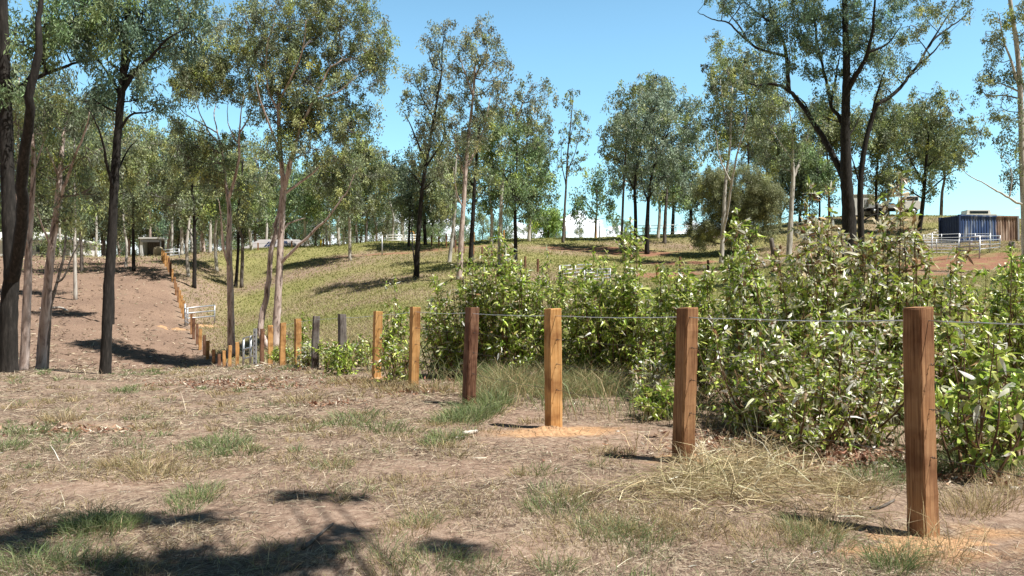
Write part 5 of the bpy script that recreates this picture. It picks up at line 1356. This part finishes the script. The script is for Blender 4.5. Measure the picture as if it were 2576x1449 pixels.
# ------------------------------------------------------------------ ground cover
def scatter(n_, d0, d1, wide=.80, sidef=None, logd=True):
    d = np.exp(rng.uniform(math.log(d0), math.log(d1), n_)) if logd else d0 + (d1-d0)*rng.random(n_)**.6
    x = rng.uniform(-wide, wide, n_)*d
    if sidef is not None:
        sd = x - fence_x(d); k = sidef(sd, x, d); x, d = x[k], d[k]
    return x, d
def in_bare(x, y):
    b_ = np.zeros(len(x))
    for (px, py, rx, ry) in BARE:
        b_ = np.maximum(b_, np.clip(1.35 - np.hypot((x-px)/rx, (y-py)/ry), 0, 1))
    return b_
BARE = []
for (px, py, rx, ry) in [(1500,1110,1.5,1.3),(1250,1050,.9,.6),(2330,1400,.6,.35),(900,1340,.8,.35),(700,1290,.9,.3),(1150,1180,1.0,.4),(300,1230,.9,.3),(1660,1000,.9,1.0),(2500,1290,.8,.4),(1980,1240,.5,.3)]:
    g = G(px, py); BARE.append((g[0], g[1], rx, ry))

# flat straw and dead leaf litter on the cut foreground
STRAW = [(0.58, 0.49, 0.35), (0.48, 0.39, 0.28), (0.70, 0.61, 0.47), (0.30, 0.22, 0.16), (0.38, 0.29, 0.21), (0.55, 0.47, 0.36), (0.18, 0.125, 0.095), (0.42, 0.39, 0.25), (0.13, 0.09, 0.07), (0.24, 0.165, 0.125), (0.10, 0.07, 0.055)]
STRAW = [tuple(v*.92 for v in c_) for c_ in STRAW]
mb = MB()
x, y = scatter(430000, 3.9, 34)
dn = .46 + .55*nz(x, y, 1.1) + .4*nz(x, y, 4.0)
k = (rng.random(len(x)) < np.clip(dn, .06, 1)*(1 - .8*in_bare(x, y))) & (x - fence_x(y) < 2.6)
x, y = x[k], y[k]; n_ = len(x)
z = H(x, y)
A = rng.normal(0, 1, (n_, 3)); A[:, 2] = abs(rng.normal(.03, .14, n_))
S = np.cross(A, rng.normal(0, .5, (n_, 3)) + [0, 0, 1])
blades(mb, np.stack([x, y, z + rng.uniform(.0, .018, n_)], 1), A, S, rng.lognormal(math.log(.065), .5, n_)*np.clip(.7 + y/18, .8, 1.7), np.maximum(.0024, y*.00055)*rng.uniform(.6, 1.5, n_), palette(n_, STRAW, .25), .12)
tag(mb.build('straw_litter', M_STRAW, smooth=False), kind='stuff')

# short dry and green grass tufts of the foreground
GREENS = [(0.19, 0.25, 0.09), (0.24, 0.29, 0.13), (0.15, 0.21, 0.075), (0.30, 0.31, 0.17), (0.22, 0.28, 0.15)]
DRY = [(0.46, 0.36, 0.20), (0.36, 0.28, 0.15), (0.54, 0.45, 0.28), (0.28, 0.22, 0.12), (0.32, 0.29, 0.14)]
def tuft(mb_, x, y, r, n_, h, pal, flop=.6, w=None):
    a = rng.uniform(0, 6.28, n_); q = r*np.sqrt(rng.random(n_))
    bx, by = x + q*np.cos(a), y + q*np.sin(a)
    A = np.stack([np.cos(a)*flop*rng.random(n_) + rng.normal(0, .25, n_), np.sin(a)*flop*rng.random(n_) + rng.normal(0, .25, n_), rng.uniform(.5, 1.1, n_)], 1)
    S = np.cross(A, rng.normal(0, 1, (n_, 3)))
    blades(mb_, np.stack([bx, by, H(bx, by) - .01], 1), A, S, h*rng.uniform(.45, 1.2, n_), (w or max(.0035, y*.0007))*rng.uniform(.7, 1.4, n_), palette(n_, pal, .22), rng.uniform(.2, .5))
mb = MB()
BIG = [(215,1335,.16,420,.24,GREENS),(285,1325,.17,420,.23,GREENS),(250,1345,.2,260,.2,GREENS),(120,1410,.25,420,.20,GREENS),(60,1440,.25,300,.18,GREENS),(230,1425,.2,260,.18,GREENS),
       (480,1262,.18,300,.17,GREENS),(510,1240,.15,200,.16,GREENS),(460,1290,.12,120,.14,GREENS),(550,1125,.30,420,.20,GREENS),(600,1140,.25,260,.18,GREENS),(520,1150,.2,160,.16,GREENS),
       (350,1170,.35,320,.22,DRY),(400,1200,.3,240,.2,DRY),(380,1190,.2,90,.3,DRY),(150,1060,.25,130,.25,DRY),(165,1060,.1,50,.45,[(0.6,0.5,0.36)]),
       (870,1070,.3,240,.18,GREENS),(960,1080,.35,280,.17,GREENS),(900,1050,.4,240,.2,GREENS),(1000,1090,.3,160,.15,GREENS),(1120,1105,.22,320,.2,GREENS),(1175,1055,.3,560,.3,GREENS),(1210,1040,.3,520,.32,GREENS),(1135,1065,.25,300,.25,GREENS),(1240,1020,.3,420,.35,GREENS),
       (680,1060,.3,200,.16,GREENS),(760,1010,.4,240,.2,DRY),(840,1180,.2,140,.14,GREENS),(890,1240,.2,140,.13,GREENS),(1400,1285,.25,340,.2,GREENS),(1430,1260,.2,220,.18,DRY),(1380,1240,.2,160,.16,GREENS),(1350,1190,.2,140,.15,GREENS),
       (1530,1340,.25,320,.18,GREENS),(1600,1360,.25,280,.18,GREENS),(1650,1330,.3,300,.17,DRY),(1480,1330,.3,300,.15,DRY),(1020,1335,.2,260,.14,DRY),(1060,1320,.15,160,.13,GREENS),(960,1390,.25,260,.14,GREENS),(1080,1420,.25,300,.15,GREENS),(1200,1430,.2,200,.13,GREENS),(1750,1340,.25,240,.18,DRY),
       (1900,1360,.25,240,.18,DRY),(2060,1370,.2,220,.2,GREENS),(2250,1440,.12,150,.3,GREENS),(2290,1430,.1,60,.45,DRY),(2230,1415,.12,140,.25,GREENS),(2400,1400,.15,60,.35,DRY),(2340,1420,.2,120,.24,DRY),(1400,1440,.12,160,.16,GREENS),(1100,1120,.2,200,.16,GREENS),(10,1130,.25,240,.18,GREENS),(70,1090,.25,240,.18,GREENS),
       (2430,1290,.2,200,.3,DRY),(2480,1280,.2,160,.35,DRY),(2150,1240,.2,220,.25,DRY),(2080,1230,.2,200,.22,DRY),(2200,1210,.25,260,.3,GREENS),(2300,1190,.25,260,.3,GREENS),(2400,1180,.3,300,.35,GREENS),(2500,1190,.3,300,.35,GREENS),(2560,1240,.2,200,.3,DRY),(1150,940,.4,300,.35,DRY),(1080,985,.35,260,.3,DRY),(2090,1335,.16,220,.17,DRY),(2050,1345,.2,220,.15,DRY),(2020,1330,.2,200,.14,GREENS),(1560,1145,.15,130,.15,DRY),(1500,1140,.2,150,.14,DRY),(960,975,.4,260,.3,DRY),(1000,985,.3,200,.25,DRY),(880,965,.4,260,.25,DRY)]
for (px, py, r, n_, h, pal) in BIG:
    g = G(px, py); tuft(mb, g[0], g[1], r, int(n_*.75), h*.85, pal, .75)
    tuft(mb, g[0], g[1], r*1.5, int(n_*.25), h*.5, pal + DRY, .9)
x, y = scatter(1500, 4.2, 30, .75, lambda sd, x, d: sd < .6)
bb_ = in_bare(x, y)
for xx, yy, q in zip(x, y, bb_):
    if q > .4: continue
    v = nz(np.array([xx]), np.array([yy]), .55)[0] + rng.normal(0, .25)
    tuft(mb, xx, yy, rng.uniform(.05, .22), int(rng.integers(14, 46)), rng.uniform(.05, .13)*(1 + yy/40), GREENS if v > .25 else DRY, .9)
tag(mb.build('grass_tufts', M_GRASS, smooth=False), kind='stuff')

# long grass behind the posts and around the bushes
mb = MB()
x, y = scatter(26000, 8.0, 36, .9, lambda sd, x, d: (sd > .15) & (sd < 7))
n_ = len(x); v = nz(x, y, .6) + rng.normal(0, .3, n_)
k = (in_bare(x, y) < .35) & ~((x > 1.2) & (y < 9.6) & (rng.random(n_) < .6))
x, y, v = x[k], y[k], v[k]; n_ = len(x)
cols = np.where((v > .05)[:, None], palette(n_, GREENS + [(0.17, 0.18, 0.09)], .2), palette(n_, DRY, .2))
A = rng.normal(0, .35, (n_, 3)); A[:, 2] = 1
blades(mb, np.stack([x, y, H(x, y) - .02], 1), A, np.cross(A, rng.normal(0, 1, (n_, 3))), rng.uniform(.25, .75, n_), np.maximum(.005, y*.0007)*rng.uniform(.7, 1.3, n_), cols, .35)
for (px, py, r, n_, h) in [(1300,985,.5,1300,.7),(1260,960,.4,900,.65),(1440,970,.5,1500,.75),(1500,990,.5,1300,.65),(1560,965,.5,1000,.6),(1400,1000,.4,800,.5),(1350,930,.5,900,.7),(1620,960,.4,600,.55),(1220,1000,.4,700,.5),(1480,930,.5,1000,.8)]:
    g = G(px, py); tuft(mb, g[0], g[1], r, int(n_*.7), h*.85, GREENS + DRY, .6, .006)
tag(mb.build('long_grass', M_GRASS, smooth=False), kind='stuff')

# paddock grass on the far slope
mb = MB()
x, y = scatter(330000, 26, 112, .85, lambda sd, x, d: sd > .5)
def red_at(x, y):
    b_ = np.zeros(len(x))
    for (px, py, d, rx, ry) in RED:
        p = P(px, py, d); b_ = np.maximum(b_, np.clip((1.25 - np.hypot((x-p[0])/rx, (y-p[1])/ry))/.4, 0, 1))
    return b_
k = rng.random(len(x)) > .93*red_at(x, y)
x, y = x[k], y[k]; n_ = len(x)
gq = np.clip(.62 + .6*nz(x, y, .09) + .25*nz(x, y, .5), 0, 1)*np.clip((x - fence_x(y) - 1)/5, 0, 1)
gq = np.where(x > 14, gq*.7, gq)
isg = rng.random(n_) < np.clip(gq*1.25, 0, .95)
gmix = np.clip(gq*1.15 + rng.normal(0, .14, n_), 0, 1)[:, None]
cols = gmix*palette(n_, [(0.31, 0.33, 0.115), (0.29, 0.31, 0.11), (0.34, 0.35, 0.13), (0.28, 0.30, 0.10)], .07) + (1 - gmix)*palette(n_, [(0.42, 0.375, 0.20), (0.39, 0.35, 0.18), (0.45, 0.40, 0.23), (0.38, 0.345, 0.17)], .07)
A = rng.normal(0, .4, (n_, 3)); A[:, 2] = 1
blades(mb, np.stack([x, y, H(x, y) - .03], 1), A, np.cross(A, rng.normal(0, 1, (n_, 3))), rng.uniform(.12, .30, n_)*np.where(red_at(x, y) > .2, .4, 1), y*.0009*rng.uniform(.6, 1.4, n_), cols, .4)
tag(mb.build('paddock_grass', M_GRASS, smooth=False), kind='stuff')

# cut straw on the track slope, left of the fence
mb = MB()
x, y = scatter(120000, 26, 125, .85, lambda sd, x, d: sd < .3)
sdq = x - fence_x(y)
dn = .42 + .3*nz(x*1.0, y*.35, .9) + .25*nz(x, y, .25) + .38*np.sin(sdq*3.4 + .6*nz(x, y, .12))*(sdq > -9)
k = rng.random(len(x)) < np.clip(dn, .1, 1)
x, y = x[k], y[k]; n_ = len(x)
far = y > 78 + 5*nz(x, y, .1)
A = rng.normal(0, 1, (n_, 3)); A[:, 2] = np.where(far, rng.uniform(.5, 1.6, n_), abs(rng.normal(.1, .2, n_)))
pal_ = np.where((far & (nz(x, y, .12) + rng.normal(0, .3, n_) > 0))[:, None], palette(n_, [(0.22, 0.24, 0.10), (0.28, 0.27, 0.13)], .2), palette(n_, STRAW, .22))
blades(mb, np.stack([x, y, H(x, y) + .005], 1), A, np.cross(A, rng.normal(0, .6, (n_, 3)) + [0, 0, .8]), rng.uniform(.12, .38, n_), y*.0011*rng.uniform(.6, 1.4, n_), pal_, .15)
tag(mb.build('cut_straw', M_STRAW, smooth=False), kind='stuff')

# heap of long cut straw in front of the second post
mb = MB()
for (px, py, r, n_, up) in [(1800,1225,.42,700,.3),(1710,1235,.35,350,.12),(1870,1205,.38,420,.35),(1770,1180,.3,260,.45),(1950,1190,.42,380,.3),(2010,1270,.5,300,.1),(1600,1250,.35,200,.06),(1850,1270,.42,240,.12),(1930,1150,.35,260,.4),(2080,1230,.4,200,.15)]:
    g = G(px, py)
    a = rng.uniform(0, 6.28, n_); q = r*np.sqrt(rng.random(n_))
    x, y = g[0] + q*np.cos(a), g[1] + q*np.sin(a)
    A = rng.normal(0, 1, (n_, 3)); A[:, 2] = rng.normal(up, .3, n_)
    blades(mb, np.stack([x, y, H(x, y) + rng.random(n_)*.16*np.exp(-(q/r)**2*1.5)], 1), A, np.cross(A, rng.normal(0, 1, (n_, 3))), rng.uniform(.15, .45, n_), .0045*rng.uniform(.5, 1.7, n_), palette(n_, [(0.62, 0.52, 0.33), (0.50, 0.40, 0.24), (0.72, 0.64, 0.44), (0.34, 0.26, 0.15), (0.24, 0.19, 0.11), (0.46, 0.42, 0.22)], .25), .3)
for (px, py, n_, h) in [(1610,1130,14,.5),(1640,1140,14,.45),(1740,1150,14,.5),(1830,1190,12,.5),(1900,1200,14,.5),(1970,1220,10,.5),(2270,1400,12,.5),(2400,1380,10,.5),(2330,1390,8,.45)]:
    g = G(px, py); tuft(mb, g[0], g[1], .22, n_, h, [(0.58, 0.48, 0.30), (0.45, 0.36, 0.2)], .5, .005)
tag(mb.build('straw_heap', M_STRAW, smooth=False), 'heap of long pale cut straw piled in front of the second post', 'straw heap')

# dead brown leaves under the bushes and on the ridge
mb = MB()
C_ = []
for (px, py, rx, ry, n_) in [(590,962,1.6,1.2,900),(650,975,1.2,.8,400),(2050,1150,1.5,.6,1200),(2200,1165,1.0,.5,700),(1900,1110,1.0,.6,700),(830,1020,.5,.3,160),(170,1085,.8,.4,240),(1200,935,.8,.6,500),(1130,950,.6,.5,300),(2450,1200,.8,.4,300),(900,960,1.0,.8,300),(780,930,1.4,1.0,420),(1060,985,.7,.5,260),(1180,960,.6,.4,240)]:
    g = G(px, py); C_.append(np.stack([g[0] + rng.normal(0, rx/2, n_), g[1] + rng.normal(0, ry/2, n_)], 1))
C_ = np.vstack(C_); n_ = len(C_)
A = rng.normal(0, 1, (n_, 3)); A[:, 2] *= .4
leaves(mb, np.stack([C_[:, 0], C_[:, 1], H(C_[:, 0], C_[:, 1]) + rng.random(n_)*.03 + .004], 1), A, np.cross(A, rng.normal(0, .5, (n_, 3)) + [0, 0, 1]), rng.uniform(.05, .11, n_), rng.uniform(.025, .05, n_), palette(n_, [(0.30, 0.16, 0.10), (0.20, 0.10, 0.065), (0.42, 0.28, 0.19), (0.60, 0.52, 0.42), (0.26, 0.13, 0.09)], .25), .3)
tag(mb.build('dead_leaves', M_STRAW, smooth=False), kind='stuff')

# dug orange soil round post feet
def mound(label, px, py, rx, ry, h, stretch=0.0):
    g = G(px, py); o = MB(); nr, na = 26, 80
    V = []
    for i_ in range(nr+1):
        q = i_/nr*1.25
        for j in range(na):
            a = j/na*6.2832
            rr = q*(1 + .22*math.sin(3*a + px) + .13*math.sin(7*a + py) + .09*math.sin(13*a + 2*px) + .06*math.sin(23*a))
            xx, yy = g[0] + rx*rr*math.cos(a), g[1] + ry*rr*math.sin(a)
            V.append((xx, yy, h*max(0, math.exp(-2.2*q*q)*(1 + rng.normal(0, .16)) - .12 + rng.normal(0, .05)*math.exp(-q)) - (.03 if i_ == nr else 0)))
    V = np.array(V); V[:, 2] += H(V[:, 0], V[:, 1]) + .004 - np.array([.02*(i_/nr)**3 for i_ in range(nr+1) for j in range(na)])
    ii = np.arange(nr)[:, None]*na; jj = np.arange(na)[None]; kk = (jj+1) % na
    o.add(V - g, np.stack([ii+jj, ii+kk, ii+na+kk, ii+na+jj], -1).reshape(-1, 4))
    return tag(o.build('soil_mound', M_SAND, loc=g), label, 'soil mound', 'dug soil at post feet')
mound('long spill of fresh orange soil around the bright orange post', 1385, 1092, .50, .26, .075)
mound('orange soil around the foot of the nearest post', 2320, 1372, .40, .22, .03)
mound('small orange soil patch at the foot of the second post', 1735, 1160, .32, .22, .05)
mound('small orange soil mound at the foot of the upright orange post', 950, 955, .30, .25, .06)
mound('orange soil strip in the gateway of the middle galvanised gate', 512, 822, 1.0, .7, .08)
mound('pale soil spill on the track left of the middle galvanised gate', 435, 829, 1.1, .35, .04)

# odds and ends
def stick(name, label, cat, pts, r, mat):
    o = MB(); g = G(*pts[0]); q = [G(*p) + [0, 0, r*.9] - g for p in pts]
    o.tube(spline(q, 4), np.linspace(r, r*.6, len(spline(q, 4))), 7, jitter=.08)
    return tag(o.build(name, mat, loc=g), label, cat)
M_PALEWOOD = plain('bleached_wood', (0.66, 0.62, 0.56), 0.8, var=.15, scale=14)
stick('wood_offcut', 'short bleached wood offcut on the bare dirt left of the orange soil spill', 'wood offcut', [(1165, 1098), (1182, 1096), (1200, 1091)], .03, M_PALEWOOD)
stick('fallen_stick', 'grey fallen stick in the large shadow in the foreground', 'stick', [(762, 1385), (790, 1365), (815, 1340), (838, 1322)], .014, M_GREYBARK)
stick('fallen_stick', 'dark fallen stick on the dirt left of the nearest post', 'stick', [(2190, 1285), (2220, 1280), (2250, 1262)], .014, M_GREYBARK)
stick('fallen_stick', 'pale fallen stick lying across the hill track left of the pink trunks', 'stick', [(100, 782), (150, 778), (170, 785)], .09, M_PALEWOOD)
def rock(label, px, py, s_, mat=None):
    g = G(px, py); o = MB()
    th_ = np.linspace(0, 2*np.pi, 11)[:-1]; V = []
    for (zz, q) in ((-.4, .9), (.15, 1.0), (.5, .75), (.72, .35)):
        V += [(s_*q*1.2*math.cos(a)*rng.uniform(.82, 1.12), s_*q*math.sin(a)*rng.uniform(.82, 1.12), s_*zz*rng.uniform(.85, 1.1)) for a in th_]
    V.append((0, 0, s_*.78))
    Q = [(r_*10+i_, r_*10+(i_+1) % 10, r_*10+10+(i_+1) % 10, r_*10+10+i_) for r_ in range(3) for i_ in range(10)]
    o.add(V, Q, [(30+i_, 30+(i_+1) % 10, 40) for i_ in range(10)])
    tag(o.build('stone', mat or M_STONE, smooth=False, loc=g), label, 'stone')
rock('white stone on the dirt at the right edge below the wires', 2552, 1232, .035)
rock('small white pebble below the wires right of the nearest post', 2488, 1236, .016)
rock('small pale stone in the left foreground shadow', 82, 1395, .02)
rock('small white chip on the bare dirt right of the orange soil spill', 1555, 1088, .02)
